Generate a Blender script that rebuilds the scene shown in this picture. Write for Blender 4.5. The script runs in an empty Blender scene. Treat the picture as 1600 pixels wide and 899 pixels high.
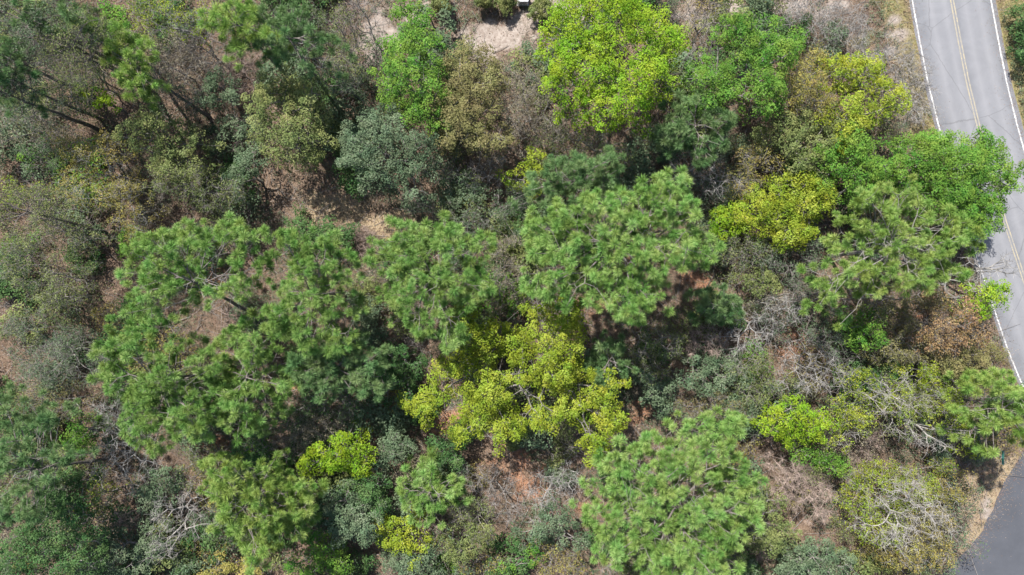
import bpy, math, random
import numpy as np
from math import radians, sin, cos, pi

SC = bpy.context.scene
COL = SC.collection
RAD = math.radians
H = 60.0                 # camera height above the ground, metres
F = 1140.0               # focal length in photo pixels (photo 1600 x 899)
def gx(px, z=0.0): return (px - 800.0) / F * (H - z)
def gy(py, z=0.0): return -(py - 449.5) / F * (H - z)

# ------------------------------------------------------------------ camera, sky, sun, exposure
cam_d = bpy.data.cameras.new('camera'); cam = bpy.data.objects.new('camera', cam_d); COL.objects.link(cam)
cam.location = (0, 0, H); cam.rotation_euler = (0, 0, 0)
cam_d.sensor_width = 36.0; cam_d.lens = F / 1600.0 * 36.0
cam_d.clip_start = 0.5; cam_d.clip_end = 3000
SC.camera = cam

SUN_EL = 54.0
SH = np.array([0.50, -0.87])          # horizontal direction in which shadows fall
SH = SH / np.linalg.norm(SH)
w = bpy.data.worlds.new('World'); SC.world = w; w.use_nodes = True
nt = w.node_tree; nt.nodes.clear()
wo = nt.nodes.new('ShaderNodeOutputWorld'); bg = nt.nodes.new('ShaderNodeBackground'); sky = nt.nodes.new('ShaderNodeTexSky')
sky.sky_type = 'NISHITA'; sky.sun_disc = False
sky.sun_elevation = RAD(SUN_EL)
sky.sun_rotation = math.atan2(-SH[0], -SH[1])
sky.air_density = 1.0; sky.dust_density = 1.5; sky.ozone_density = 1.0
bg.inputs['Strength'].default_value = 0.095
nt.links.new(sky.outputs[0], bg.inputs['Color']); nt.links.new(bg.outputs[0], wo.inputs['Surface'])
sd = bpy.data.lights.new('sun', 'SUN'); sun = bpy.data.objects.new('sun', sd); COL.objects.link(sun)
sd.energy = 5.0; sd.angle = RAD(0.55); sd.color = (1.0, 0.955, 0.89)
from mathutils import Vector
ldir = Vector((SH[0] * cos(RAD(SUN_EL)), SH[1] * cos(RAD(SUN_EL)), -sin(RAD(SUN_EL))))
sun.rotation_euler = ldir.to_track_quat('-Z', 'Y').to_euler()
sun.location = (-40, 60, 90)
SC.view_settings.view_transform = 'Standard'; SC.view_settings.look = 'None'
SC.view_settings.gamma = 1.0; SC.view_settings.use_curve_mapping = False
SC.view_settings.exposure = 0.86
SC.render.engine = 'CYCLES'
try:
    SC.cycles.max_bounces = 6; SC.cycles.diffuse_bounces = 3; SC.cycles.transmission_bounces = 3
except Exception: pass

# ------------------------------------------------------------------ small helpers
def tag(o, label=None, cat=None, group=None, kind=None):
    if label: o['label'] = label
    if cat: o['category'] = cat
    if group: o['group'] = group
    if kind: o['kind'] = kind
    return o

def mk_mesh(name, chunks, mats, smooth=False):
    """chunks: list of (verts Nx3, faces Mxk int, material index, v attribute per vert or None)"""
    me = bpy.data.meshes.new(name)
    V = []; L = []; LS = []; LT = []; MI = []; A = []
    off = 0; lo = 0
    for (v, f, mi, a) in chunks:
        if len(v) == 0: continue
        k = f.shape[1]
        V.append(v); L.append((f + off).ravel())
        LS.append(lo + np.arange(len(f)) * k); LT.append(np.full(len(f), k))
        MI.append(np.full(len(f), mi)); A.append(a if a is not None else np.full(len(v), 0.5))
        off += len(v); lo += len(f) * k
    V = np.concatenate(V).astype(np.float32); L = np.concatenate(L).astype(np.int32)
    LS = np.concatenate(LS).astype(np.int32); LT = np.concatenate(LT).astype(np.int32); MI = np.concatenate(MI).astype(np.int32)
    me.vertices.add(len(V)); me.vertices.foreach_set('co', V.ravel())
    me.loops.add(len(L)); me.loops.foreach_set('vertex_index', L)
    me.polygons.add(len(LS)); me.polygons.foreach_set('loop_start', LS)
    try: me.polygons.foreach_set('loop_total', LT)
    except Exception: pass
    for m in mats: me.materials.append(m)
    me.polygons.foreach_set('material_index', MI)
    me.polygons.foreach_set('use_smooth', np.full(len(LS), smooth))
    at = me.attributes.new('v', 'FLOAT', 'POINT'); at.data.foreach_set('value', np.concatenate(A).astype(np.float32))
    me.update(calc_edges=True)
    return me

def mk_obj(name, me, parent=None, loc=None):
    o = bpy.data.objects.new(name, me); COL.objects.link(o)
    if parent is not None: o.parent = parent
    if loc is not None: o.location = loc
    return o

def unit(v): return v / (np.linalg.norm(v, axis=-1, keepdims=True) + 1e-9)

def tubes(p0, p1, r0, r1, sides=4):
    """vectorised tapered tubes"""
    n = len(p0)
    d = unit(p1 - p0)
    ref = np.where(np.abs(d[:, 2:3]) < 0.9, np.array([[0, 0, 1.0]]), np.array([[1.0, 0, 0]]))
    a = unit(np.cross(d, ref)); b = np.cross(d, a)
    ang = np.arange(sides) * 2 * pi / sides
    c = np.cos(ang)[None, :, None]; s = np.sin(ang)[None, :, None]
    ring = a[:, None, :] * c + b[:, None, :] * s
    v0 = p0[:, None, :] + ring * r0[:, None, None]; v1 = p1[:, None, :] + ring * r1[:, None, None]
    V = np.concatenate([v0, v1], axis=1).reshape(-1, 3)
    base = (np.arange(n) * 2 * sides)[:, None]
    i = np.arange(sides)[None, :]; j = (np.arange(sides)[None, :] + 1) % sides
    Fq = np.stack([base + i, base + j, base + sides + j, base + sides + i], axis=-1).reshape(-1, 4)
    return V, Fq

def rhombs(c, nrm, L, W, rng, fold=0.0):
    """leaf quads: centre, normal, length, width arrays"""
    n = len(c)
    t = unit(np.cross(nrm, unit(rng.normal(size=(n, 3)))))
    b = np.cross(nrm, t)
    L = L[:, None]; W = W[:, None]
    V = np.stack([c - t * L * .5, c + b * W * .5 + nrm * fold * W, c + t * L * .5, c - b * W * .5 + nrm * fold * W], axis=1).reshape(-1, 3)
    Fq = np.arange(n * 4).reshape(-1, 4)
    return V, Fq

class Noise2:
    def __init__(s, rng, scale, n=9):
        a = rng.uniform(0, 2 * pi, n); k = rng.uniform(.6, 1.7, n) * 2 * pi / scale
        s.kx = np.cos(a) * k; s.ky = np.sin(a) * k; s.ph = rng.uniform(0, 2 * pi, n); s.n = n
    def __call__(s, x, y):
        x = np.asarray(x); y = np.asarray(y)
        return np.sin(x[..., None] * s.kx + y[..., None] * s.ky + s.ph).sum(-1) / math.sqrt(s.n / 2) * 0.6

# ------------------------------------------------------------------ materials
def new_mat(name):
    m = bpy.data.materials.new(name); m.use_nodes = True
    return m, m.node_tree, m.node_tree.nodes['Principled BSDF'], m.node_tree.nodes['Material Output']

def leaf_mat(name, cols, transl=0.35, rough=0.6, spec=0.12):
    m, t, p, out = new_mat(name)
    at = t.nodes.new('ShaderNodeAttribute'); at.attribute_name = 'v'
    cr = t.nodes.new('ShaderNodeValToRGB'); e = cr.color_ramp.elements
    e[0].position = 0.0; e[0].color = (*cols[0], 1); e[1].position = 1.0; e[1].color = (*cols[-1], 1)
    for k, c in enumerate(cols[1:-1]):
        q = e.new((k + 1) / (len(cols) - 1)); q.color = (*c, 1)
    t.links.new(at.outputs['Fac'], cr.inputs[0])
    tc = t.nodes.new('ShaderNodeTexCoord'); nz = t.nodes.new('ShaderNodeTexNoise'); nz.inputs['Scale'].default_value = 0.9; nz.inputs['Detail'].default_value = 3
    t.links.new(tc.outputs['Object'], nz.inputs['Vector'])
    mp = t.nodes.new('ShaderNodeMapRange'); mp.inputs[1].default_value = .3; mp.inputs[2].default_value = .7
    mp.inputs[3].default_value = .47; mp.inputs[4].default_value = .53
    t.links.new(nz.outputs['Fac'], mp.inputs[0])
    oi = t.nodes.new('ShaderNodeObjectInfo')
    hs = t.nodes.new('ShaderNodeHueSaturation'); t.links.new(cr.outputs[0], hs.inputs['Color']); t.links.new(mp.outputs[0], hs.inputs['Hue'])
    mv = t.nodes.new('ShaderNodeMapRange'); mv.inputs[3].default_value = .94; mv.inputs[4].default_value = 1.06
    t.links.new(oi.outputs['Random'], mv.inputs[0]); t.links.new(mv.outputs[0], hs.inputs['Value'])
    t.links.new(hs.outputs[0], p.inputs['Base Color'])
    p.inputs['Roughness'].default_value = rough; p.inputs['Specular IOR Level'].default_value = spec
    tr = t.nodes.new('ShaderNodeBsdfTranslucent'); t.links.new(hs.outputs[0], tr.inputs['Color'])
    mx = t.nodes.new('ShaderNodeMixShader'); mx.inputs[0].default_value = transl
    t.links.new(p.outputs[0], mx.inputs[1]); t.links.new(tr.outputs[0], mx.inputs[2]); t.links.new(mx.outputs[0], out.inputs['Surface'])
    return m

def bark_mat(name, c0, c1, scale=6):
    m, t, p, out = new_mat(name)
    tc = t.nodes.new('ShaderNodeTexCoord'); nz = t.nodes.new('ShaderNodeTexNoise'); nz.inputs['Scale'].default_value = scale; nz.inputs['Detail'].default_value = 4
    t.links.new(tc.outputs['Object'], nz.inputs['Vector'])
    cr = t.nodes.new('ShaderNodeValToRGB'); e = cr.color_ramp.elements
    e[0].position = .35; e[0].color = (*c0, 1); e[1].position = .65; e[1].color = (*c1, 1)
    t.links.new(nz.outputs['Fac'], cr.inputs[0]); t.links.new(cr.outputs[0], p.inputs['Base Color'])
    p.inputs['Roughness'].default_value = .9; p.inputs['Specular IOR Level'].default_value = .2
    return m

PAL = {
 'pine':      [(.085, .165, .034), (.200, .345, .082), (.355, .490, .170)],
 'pinelight': [(.100, .180, .030), (.230, .360, .078), (.385, .495, .160)],
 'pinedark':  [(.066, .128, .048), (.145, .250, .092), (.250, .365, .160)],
 'lime':      [(.090, .175, .008), (.185, .305, .018), (.300, .410, .042)],
 'green':     [(.050, .125, .018), (.115, .235, .034), (.210, .350, .060)],
 'yellow':    [(.110, .155, .014), (.240, .315, .026), (.400, .465, .080)],
 'gold':      [(.150, .140, .036), (.280, .250, .070), (.430, .380, .120)],
 'olive':     [(.075, .100, .034), (.165, .205, .068), (.285, .315, .130)],
 'greygreen': [(.055, .090, .048), (.120, .175, .095), (.220, .280, .175)],
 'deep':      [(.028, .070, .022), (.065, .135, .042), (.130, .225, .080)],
 'brownolive':[(.095, .092, .038), (.185, .175, .070), (.290, .270, .120)],
 'rust':      [(.150, .095, .040), (.350, .225, .115), (.470, .350, .190)],
 'tan':       [(.140, .120, .080), (.245, .215, .150), (.370, .335, .245)],
}
LM = {k: leaf_mat('leaf_' + k, v, 0.22 if 'pine' in k else 0.28) for k, v in PAL.items()}
BK = {
 'pine': bark_mat('bark_pine', (.13, .11, .10), (.23, .205, .195)),
 'grey': bark_mat('bark_grey', (.15, .135, .125), (.28, .26, .245)),
 'pale': bark_mat('bark_pale', (.20, .19, .18), (.36, .345, .33)),
 'white': bark_mat('bark_white', (.23, .215, .20), (.39, .37, .35)),
 'dark': bark_mat('bark_dark', (.10, .085, .075), (.19, .165, .15)),
 'brown': bark_mat('bark_brown', (.26, .195, .165), (.42, .335, .29)),
}

# ------------------------------------------------------------------ growing a wooden skeleton towards a set of end points
def skeleton(ends, base, rng, r_base, fork=0.45, stop=1, lean=0.0):
    """returns arrays p0,p1,r0,r1, and level weight (count) of the segments"""
    P0 = []; P1 = []; R0 = []; R1 = []; N = []
    n_all = len(ends)
    cen = ends.mean(0)
    forkp = np.array(base, float) + (cen - np.array(base)) * .3 if fork is None else np.array([base[0] + (cen[0] - base[0]) * .35, base[1] + (cen[1] - base[1]) * .35, base[2] + (cen[2] - base[2]) * fork])
    def seg(a, b, ra, rb, n):
        d = np.linalg.norm(b - a)
        k = 1 if d < .7 else (2 if d < 2 else 4)
        prev = a
        for i in range(1, k + 1):
            t = i / k
            q = a + (b - a) * t
            if i < k: q = q + rng.normal(size=3) * d * .035
            else: q = b
            P0.append(prev); P1.append(q); R0.append(ra + (rb - ra) * (i - 1) / k); R1.append(ra + (rb - ra) * t); N.append(n)
            prev = q
    rr = lambda n: max(.011, r_base * (n / n_all) ** .5)
    seg(np.array(base, float), forkp, r_base * 1.15, r_base * .85, n_all)
    stack = [(forkp, ends, r_base * .85)]
    while stack:
        p, E, ra = stack.pop()
        n = len(E)
        if n <= stop:
            for e in E:
                P0.append(p); P1.append(e); R0.append(min(ra, .03)); R1.append(.007); N.append(1)
            continue
        c = E - E.mean(0)
        if n > 6: c = c * np.array([1, 1, .6])
        ax = unit(rng.normal(size=3) * .35 + np.array([c[:, 0].std() * rng.choice([-1, 1]), c[:, 1].std() * rng.choice([-1, 1]), .1]))
        if n > 4:
            cov = c[:, :2].T @ c[:, :2]; wv, vv = np.linalg.eigh(cov); ax = np.array([vv[0, 1], vv[1, 1], 0]) + rng.normal(size=3) * .25
        o = np.argsort(c @ ax)
        k = int(n * rng.uniform(.38, .62)); k = min(max(k, 1), n - 1)
        for I in (o[:k], o[k:]):
            S = E[I]; m = S.mean(0)
            t = .95 if len(I) == 1 else rng.uniform(.42, .62)
            q = p + (m - p) * t
            if len(I) > 1: q[2] -= .10 * np.linalg.norm(m - p) * rng.uniform(0, 1)
            rb = rr(len(I))
            seg(p, q, min(ra, rr(len(I)) * 1.25), rb, len(I))
            if len(I) > 1: stack.append((q, S, rb))
    return np.array(P0), np.array(P1), np.array(R0), np.array(R1), np.array(N)

def pine_wood(P, rng, h, r_base, tilt):
    top = np.array([P[:, 0].mean() * tilt, P[:, 1].mean() * tilt, h * .93])
    base = np.array([0, 0, -.15])
    k = 7; ts = np.linspace(0, 1, k + 1)
    axp = [base + (top - base) * t + (rng.normal(size=3) * .05 * (0 < t < 1)) for t in ts]
    out = []
    rads = r_base * (1.1 - .85 * ts)
    A0 = [np.array(axp[:-1]), np.array(axp[1:]), rads[:-1], rads[1:]]
    ang = np.arctan2(P[:, 1] - P[:, 1].mean() * tilt, P[:, 0] - P[:, 0].mean() * tilt); rad = np.hypot(P[:, 0] - top[0], P[:, 1] - top[1])
    nsec = 6
    zr = np.argsort(np.argsort(P[:, 2] - .25 * rad)) * 3 // len(P)
    sec = ((ang + pi + zr * .35) / (2 * pi) * nsec).astype(int) % nsec
    res = [A0]
    for z in range(3):
        for s_ in range(nsec):
            E = P[(zr == z) & (sec == s_)]
            if len(E) < 2: continue
            m = E.mean(0); rm = np.hypot(m[0] - top[0], m[1] - top[1])
            za = np.clip(m[2] - .45 * rm - .2, h * .45, h * .9); t = za / (h * .93)
            p = base + (top - base) * t
            q = skeleton(E, p, rng, min(r_base * .38, .018 + .009 * math.sqrt(len(E)) ), fork=None)
            res.append(list(q[:4]))
    return [np.concatenate([r[i] for r in res]) for i in range(4)]

def crown_points(blobs, rng, spacing, depth, ztop, layers=2, gap=0.0, billow=.7, edge=.16, drop=1.3, billow_scale=2.6, ls=None):
    """blobs in metres (x, y, rx, ry); points inside their union, on a domed, lumpy set of shells"""
    B = np.array(blobs, float)
    x0 = (B[:, 0] - B[:, 2]).min() - 1; x1 = (B[:, 0] + B[:, 2]).max() + 1
    y0 = (B[:, 1] - B[:, 3]).min() - 1; y1 = (B[:, 1] + B[:, 3]).max() + 1
    nz_e = Noise2(rng, 2.2); nz_e2 = Noise2(rng, 2.2); nz_g = Noise2(rng, 2.4); nz_b = Noise2(rng, billow_scale)
    out = []
    if ls:
        LX, LY = np.meshgrid(np.arange(x0, x1, ls), np.arange(y0, y1, ls * .9))
        LX = LX + (np.arange(LX.shape[0]) % 2)[:, None] * ls * .5
        LX = LX.ravel() + rng.uniform(-.34, .34, LX.size) * ls; LY = LY.ravel() + rng.uniform(-.34, .34, LY.size) * ls
        LR = rng.uniform(.52, .82, LX.size) * ls; LH = rng.normal(0, .28, LX.size) * ls
    for l in range(layers):
        sp = spacing * (1 + .12 * l)
        X, Y = np.meshgrid(np.arange(x0, x1, sp), np.arange(y0, y1, sp))
        X = X.ravel() + rng.uniform(-.48, .48, X.size) * sp; Y = Y.ravel() + rng.uniform(-.48, .48, Y.size) * sp
        wx = X + nz_e(X, Y) * edge * 3; wy = Y + nz_e2(X, Y) * edge * 3
        f = np.full(X.shape, -9.0)
        for b in B:
            d2 = ((wx - b[0]) / b[2]) ** 2 + ((wy - b[1]) / b[3]) ** 2
            f = np.maximum(f, 1 - d2 * (1 + .1 * l))
        keep = f > 0
        g = nz_g(X, Y)
        if gap > 0: keep &= ~((g > 1.25 - gap * 2.2) & (rng.random(X.size) < .93))
        if l > 0: keep &= rng.random(X.size) < .75
        X, Y, f = X[keep], Y[keep], f[keep]
        nb = nz_b(X, Y)
        if ls and len(X):
            D = ((X[:, None] - LX[None]) ** 2 + (Y[:, None] - LY[None]) ** 2) / LR[None] ** 2
            Hb = np.where(D < 1, np.sqrt(np.clip(1 - D, 0, 1)) * LR[None] * .85 + LH[None], -9)
            hb = Hb.max(1); inside = hb > -8
            nb = nb * .5 + np.where(inside, hb - ls * .45, -ls * .55) / max(billow, .01) * 1.0
            kk = inside | (rng.random(len(X)) < .35)
            X, Y, f, nb = X[kk], Y[kk], f[kk], nb[kk]
        Z = ztop - depth * (1 - np.sqrt(f)) + nb * billow - l * drop + rng.normal(size=len(X)) * .15 - billow
        out.append(np.stack([X, Y, Z], 1))
    return np.concatenate(out)

def leaf_cloud(P, rng, rc, n, size, flat=.55, up=.7, tone=None, ragged=.35):
    """clumps of leaves round points P"""
    m = len(P)
    cl = np.repeat(P, n, axis=0)
    d = unit(rng.normal(size=(m * n, 3)))
    d[:, 2] = np.where(rng.random(m * n) < .75, np.abs(d[:, 2]), d[:, 2])
    sizes = np.repeat(rng.uniform(.65, 1.3, m), n)
    r = rc * sizes * rng.uniform(.35, 1, m * n) ** .6
    off = d * r[:, None]; off[:, 2] *= flat
    c = cl + off
    nr = unit(d * .6 + np.array([0, 0, up]) + rng.normal(size=d.shape) * ragged)
    L = size * rng.uniform(.6, 1.35, m * n); W = L * rng.uniform(.5, .75, m * n)
    V, Fq = rhombs(c, nr, L, W, rng, .12)
    ct = np.repeat(rng.normal(.5, .14, m) if tone is None else tone, n)
    v = np.clip(ct + rng.normal(0, .17, m * n), 0, 1)
    return V, Fq, np.repeat(v, 4)

def tuft_cloud(P, rng, n, length, width, tone=None, axis=None):
    m = len(P)
    d = unit(rng.normal(size=(m * n, 3)))
    ax = np.repeat(axis, n, axis=0)
    d = unit(d + ax * .55)
    sizes = np.repeat(rng.uniform(.7, 1.2, m), n)
    L = (length * sizes * rng.uniform(.75, 1.1, m * n))[:, None]
    c = np.repeat(P, n, axis=0)
    s = c + d * L * .06 + ax * (rng.uniform(-.35, .15, m * n)[:, None]) * length
    e = s + d * L - np.array([0, 0, 1]) * L * .10
    side = unit(np.cross(d, rng.normal(size=d.shape))) * width
    mid = s + (e - s) * .55 + np.array([0, 0, 1]) * L * .03
    V = np.stack([s, mid + side, e, mid - side], axis=1).reshape(-1, 3)
    Fq = np.arange(m * n * 4).reshape(-1, 4)
    ct = np.repeat(rng.normal(.5, .13, m) if tone is None else tone, n)
    v = np.clip(ct + rng.normal(0, .15, m * n), 0, 1)
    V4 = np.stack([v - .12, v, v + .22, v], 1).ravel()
    return V, Fq, np.clip(V4, 0, 1)

def twigs(P, rng, n, length, r, up=.3, out=None):
    m = len(P)
    p0 = np.repeat(P, n, axis=0)
    d = unit(rng.normal(size=(m * n, 3)) + np.array([0, 0, up]) + (np.repeat(out, n, axis=0) if out is not None else 0))
    L = (length * rng.uniform(.5, 1.2, m * n))[:, None]
    mid = p0 + d * L * .5
    d2 = unit(d + rng.normal(size=d.shape) * .45)
    p1 = mid + d2 * L * .5
    rr = np.full(m * n, r)
    A = tubes(p0, mid, rr, rr * .7, 3); B = tubes(mid, p1, rr * .7, rr * .3, 3)
    return A, B

# ------------------------------------------------------------------ plants
REG = []         # (object, px, py, look)
CROWNS = []      # world discs already covered, for the undergrowth
stats = {'faces': 0}

def make_plant(kind, pal, h, blobs, label, seed, bark=None, thick=1.0, fork=.3, snag=45, straight=False, leafn=36, name=None, cat=None, group=None, gap=None, dens=1.0, base=None, depth=None, leaf=None, single=False, at_world=None, pal2=None):
    rng = np.random.default_rng(seed)
    zc = h * (.86 if h > 6 else .7)
    if at_world is None:
        s = (H - zc) / F
        Bw = [(gx(b[0], zc), gy(b[1], zc), b[2] * s, b[3] * s) for b in blobs]
    else: Bw = blobs
    area = np.array([b[2] * b[3] for b in Bw]); cen = (np.array([[b[0], b[1]] for b in Bw]) * area[:, None]).sum(0) / area.sum()
    root = np.array([cen[0], cen[1], 0.0])
    if base is not None: root = np.array([gx(base[0]), gy(base[1]), 0.0])
    Bl = [(b[0] - root[0], b[1] - root[1], b[2], b[3]) for b in Bw]
    R = math.sqrt(area.sum())
    bark = bark or {'pine': 'pine', 'leafy': 'grey', 'thin': 'grey', 'bare': 'pale', 'dry': 'brown'}[kind]
    wood_chunks = []; leaf_chunks = []
    o0 = np.array([0, 0, -0.15])
    tn_ = Noise2(rng, 3.2); TN = lambda P: .17 * tn_(P[:, 0], P[:, 1])
    if kind == 'pine':
        P = crown_points([(b[0], b[1], b[2] * 1.0, b[3] * 1.0) for b in Bl], rng, .54, depth or h * .26, h, layers=3, gap=(.28 if gap is None else gap) * .72, billow=.75, edge=.2, drop=1.25, billow_scale=3.0)
        keep = rng.random(len(P)) < (.94 if dens >= 1 else dens)
        P = P[keep]; P[:, 2] += rng.normal(0, .28, len(P))
        a = P.copy(); a[:, 2] = P[:, 2] - (h * .72); a[:, :2] *= .5; ax = unit(a + np.array([0, 0, 1.2]))
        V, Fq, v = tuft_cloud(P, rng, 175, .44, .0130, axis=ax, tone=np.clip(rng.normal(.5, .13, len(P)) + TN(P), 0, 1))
        leaf_chunks.append((V, Fq, 1, v))
        p0, p1, r0, r1 = pine_wood(P, rng, h, .05 + .011 * h, .8)
        V, Fq = tubes(p0, p1, np.maximum(r0 * .85, .011), np.maximum(r1 * .85, .008), 5); wood_chunks.append((V, Fq, 0, None))
        # dead grey snags inside the crown
        J = rng.choice(len(P), max(3, len(P) // snag), replace=False)
        c = P[J] * np.array([.5, .5, .93])
        A, B = twigs(c, rng, 3, 1.2, .017, up=.1); wood_chunks += [(A[0], A[1], 2, None), (B[0], B[1], 2, None)]
    elif kind == 'leafy':
        size = leaf or .135
        P = crown_points(Bl, rng, .52 / math.sqrt(dens), depth or min(h * .42, R * .8 + 1), h, layers=2 if h < 5 else 3, gap=.08 if gap is None else gap * .8, ls=(1.9 if R > 2.5 else 1.45) if h > 5 else 1.0, billow=.5 if h > 5 else .3, edge=.17, drop=1.0 if h > 5 else .6, billow_scale=2.3 if h > 5 else 1.5)
        n = 62
        P[:, 2] = np.maximum(P[:, 2], .25)
        V, Fq, v = leaf_cloud(P, rng, .46, n, size, tone=np.clip(rng.normal(.5, .12, len(P)) + TN(P), 0, 1)); leaf_chunks.append((V, Fq, 1, v))
        p0, p1, r0, r1, N = skeleton(P, o0, rng, .06 + .014 * h, fork=.35, stop=4)
        V, Fq = tubes(p0, p1, r0, r1, 4); wood_chunks.append((V, Fq, 0, None))
    elif kind == 'thin':
        size = leaf or .10
        P = crown_points(Bl, rng, .50 / math.sqrt(dens), depth or min(h * .5, R + .8), h, layers=3, gap=.12 if gap is None else gap * .7, ls=1.5 if h > 4 else 1.0, billow=.4 if h > 4 else .25, edge=.2, drop=.8 if h > 4 else .5, billow_scale=2.0)
        P[:, 2] = np.maximum(P[:, 2], .2)
        J = rng.random(len(P)) < .86
        V, Fq, v = leaf_cloud(P[J], rng, .46, leafn, size, flat=.8, up=.35, ragged=.7, tone=np.clip(rng.normal(.5, .14, J.sum()) + TN(P[J]), 0, 1)); leaf_chunks.append((V, Fq, 1, v))
        if straight: p0, p1, r0, r1 = pine_wood(P, rng, h, .03 + .009 * h, .8)
        else: p0, p1, r0, r1, N = skeleton(P, o0, rng, .03 + .010 * h, fork=fork, stop=1)
        V, Fq = tubes(p0, p1, r0, r1, 4); wood_chunks.append((V, Fq, 0, None))
        A, B = twigs(P, rng, 6, .62, .0085, up=.5); wood_chunks += [(A[0], A[1], 0, None), (B[0], B[1], 0, None)]
    else:   # bare or dry
        P = crown_points(Bl, rng, .50 / math.sqrt(dens), depth or min(h * .55, R + .8), h, layers=2, gap=.22 if gap is None else gap, billow=.5 if h > 4 else .3, edge=.25, drop=.9, billow_scale=2.0)
        P[:, 2] = np.maximum(P[:, 2], .2)
        p0, p1, r0, r1, N = skeleton(P, o0, rng, (.03 + .010 * h) * thick, fork=.25, stop=1)
        V, Fq = tubes(p0, p1, np.maximum(r0, .013), np.maximum(r1, .009), 4); wood_chunks.append((V, Fq, 0, None))
        nt_ = 7 if kind == 'bare' else 26
        o_ = unit(P + 1e-3); o_[:, 2] = .1
        A, B = twigs(P, rng, nt_, .75 if kind == 'bare' else .62, .0105 if kind == 'bare' else .009, up=.25, out=o_ * .5); wood_chunks += [(A[0], A[1], 0, None), (B[0], B[1], 0, None)]
        if False:
            J = rng.random(len(P)) < .28
            V, Fq, v = leaf_cloud(P[J], rng, .4, 8, .08, flat=.8, up=.3, ragged=.7); leaf_chunks.append((V, Fq, 1, v))
        if pal and kind == 'dry':
            J = rng.random(len(P)) < .5
            V, Fq, v = leaf_cloud(P[J], rng, .45, 10, .08, flat=.8, up=.3, ragged=.9); leaf_chunks.append((V, Fq, 1, v))
    mats = [BK[bark], LM[pal] if pal else LM['tan'], BK['pale' if kind == 'pine' else bark]]
    stats['faces'] += sum(len(c[1]) for c in wood_chunks + leaf_chunks)
    loc = (root[0], root[1], 0)
    if single:
        o = mk_obj(name, mk_mesh(name, wood_chunks + leaf_chunks, mats), loc=loc)
    else:
        o = mk_obj(name, None, loc=loc); o.empty_display_size = .5
        woody = 'trunk' if kind in ('pine', 'leafy', 'thin') and h > 4.2 else 'stems'
        if kind in ('bare', 'dry'):
            main = wood_chunks[0]; mk_obj('trunk' if h > 4.2 else 'stems', mk_mesh('trunk', [main], mats), o)
            mk_obj('branches', mk_mesh('branches', wood_chunks[1:], mats), o)
            if leaf_chunks: mk_obj('buds' if kind == 'bare' else 'foliage', mk_mesh('buds', leaf_chunks, mats), o)
        else:
            mk_obj(woody, mk_mesh(woody, wood_chunks, mats), o)
            mk_obj('crown' if h > 4.2 else 'foliage', mk_mesh('crown', leaf_chunks, mats), o)
    tag(o, label, cat, group)
    for b in Bw: CROWNS.append((b[0], b[1], b[2], b[3], h))
    return o

KINDS = {  # kind, name, category, group
 'P': ('pine', 'pine_tree', 'pine tree', 'pine trees of the wood'),
 'L': ('leafy', 'broadleaf_tree', 'tree', 'leafy broadleaf trees of the wood'),
 'T': ('thin', 'budding_tree', 'tree', 'thinly leaved budding trees of the wood'),
 'B': ('bare', 'bare_tree', 'bare tree', 'bare grey trees of the wood'),
 'D': ('dry', 'dead_tree', 'dead tree', 'dead brown trees and brush'),
 'S': ('leafy', 'leafy_shrub', 'shrub', 'leafy shrubs of the wood'),
}
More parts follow.
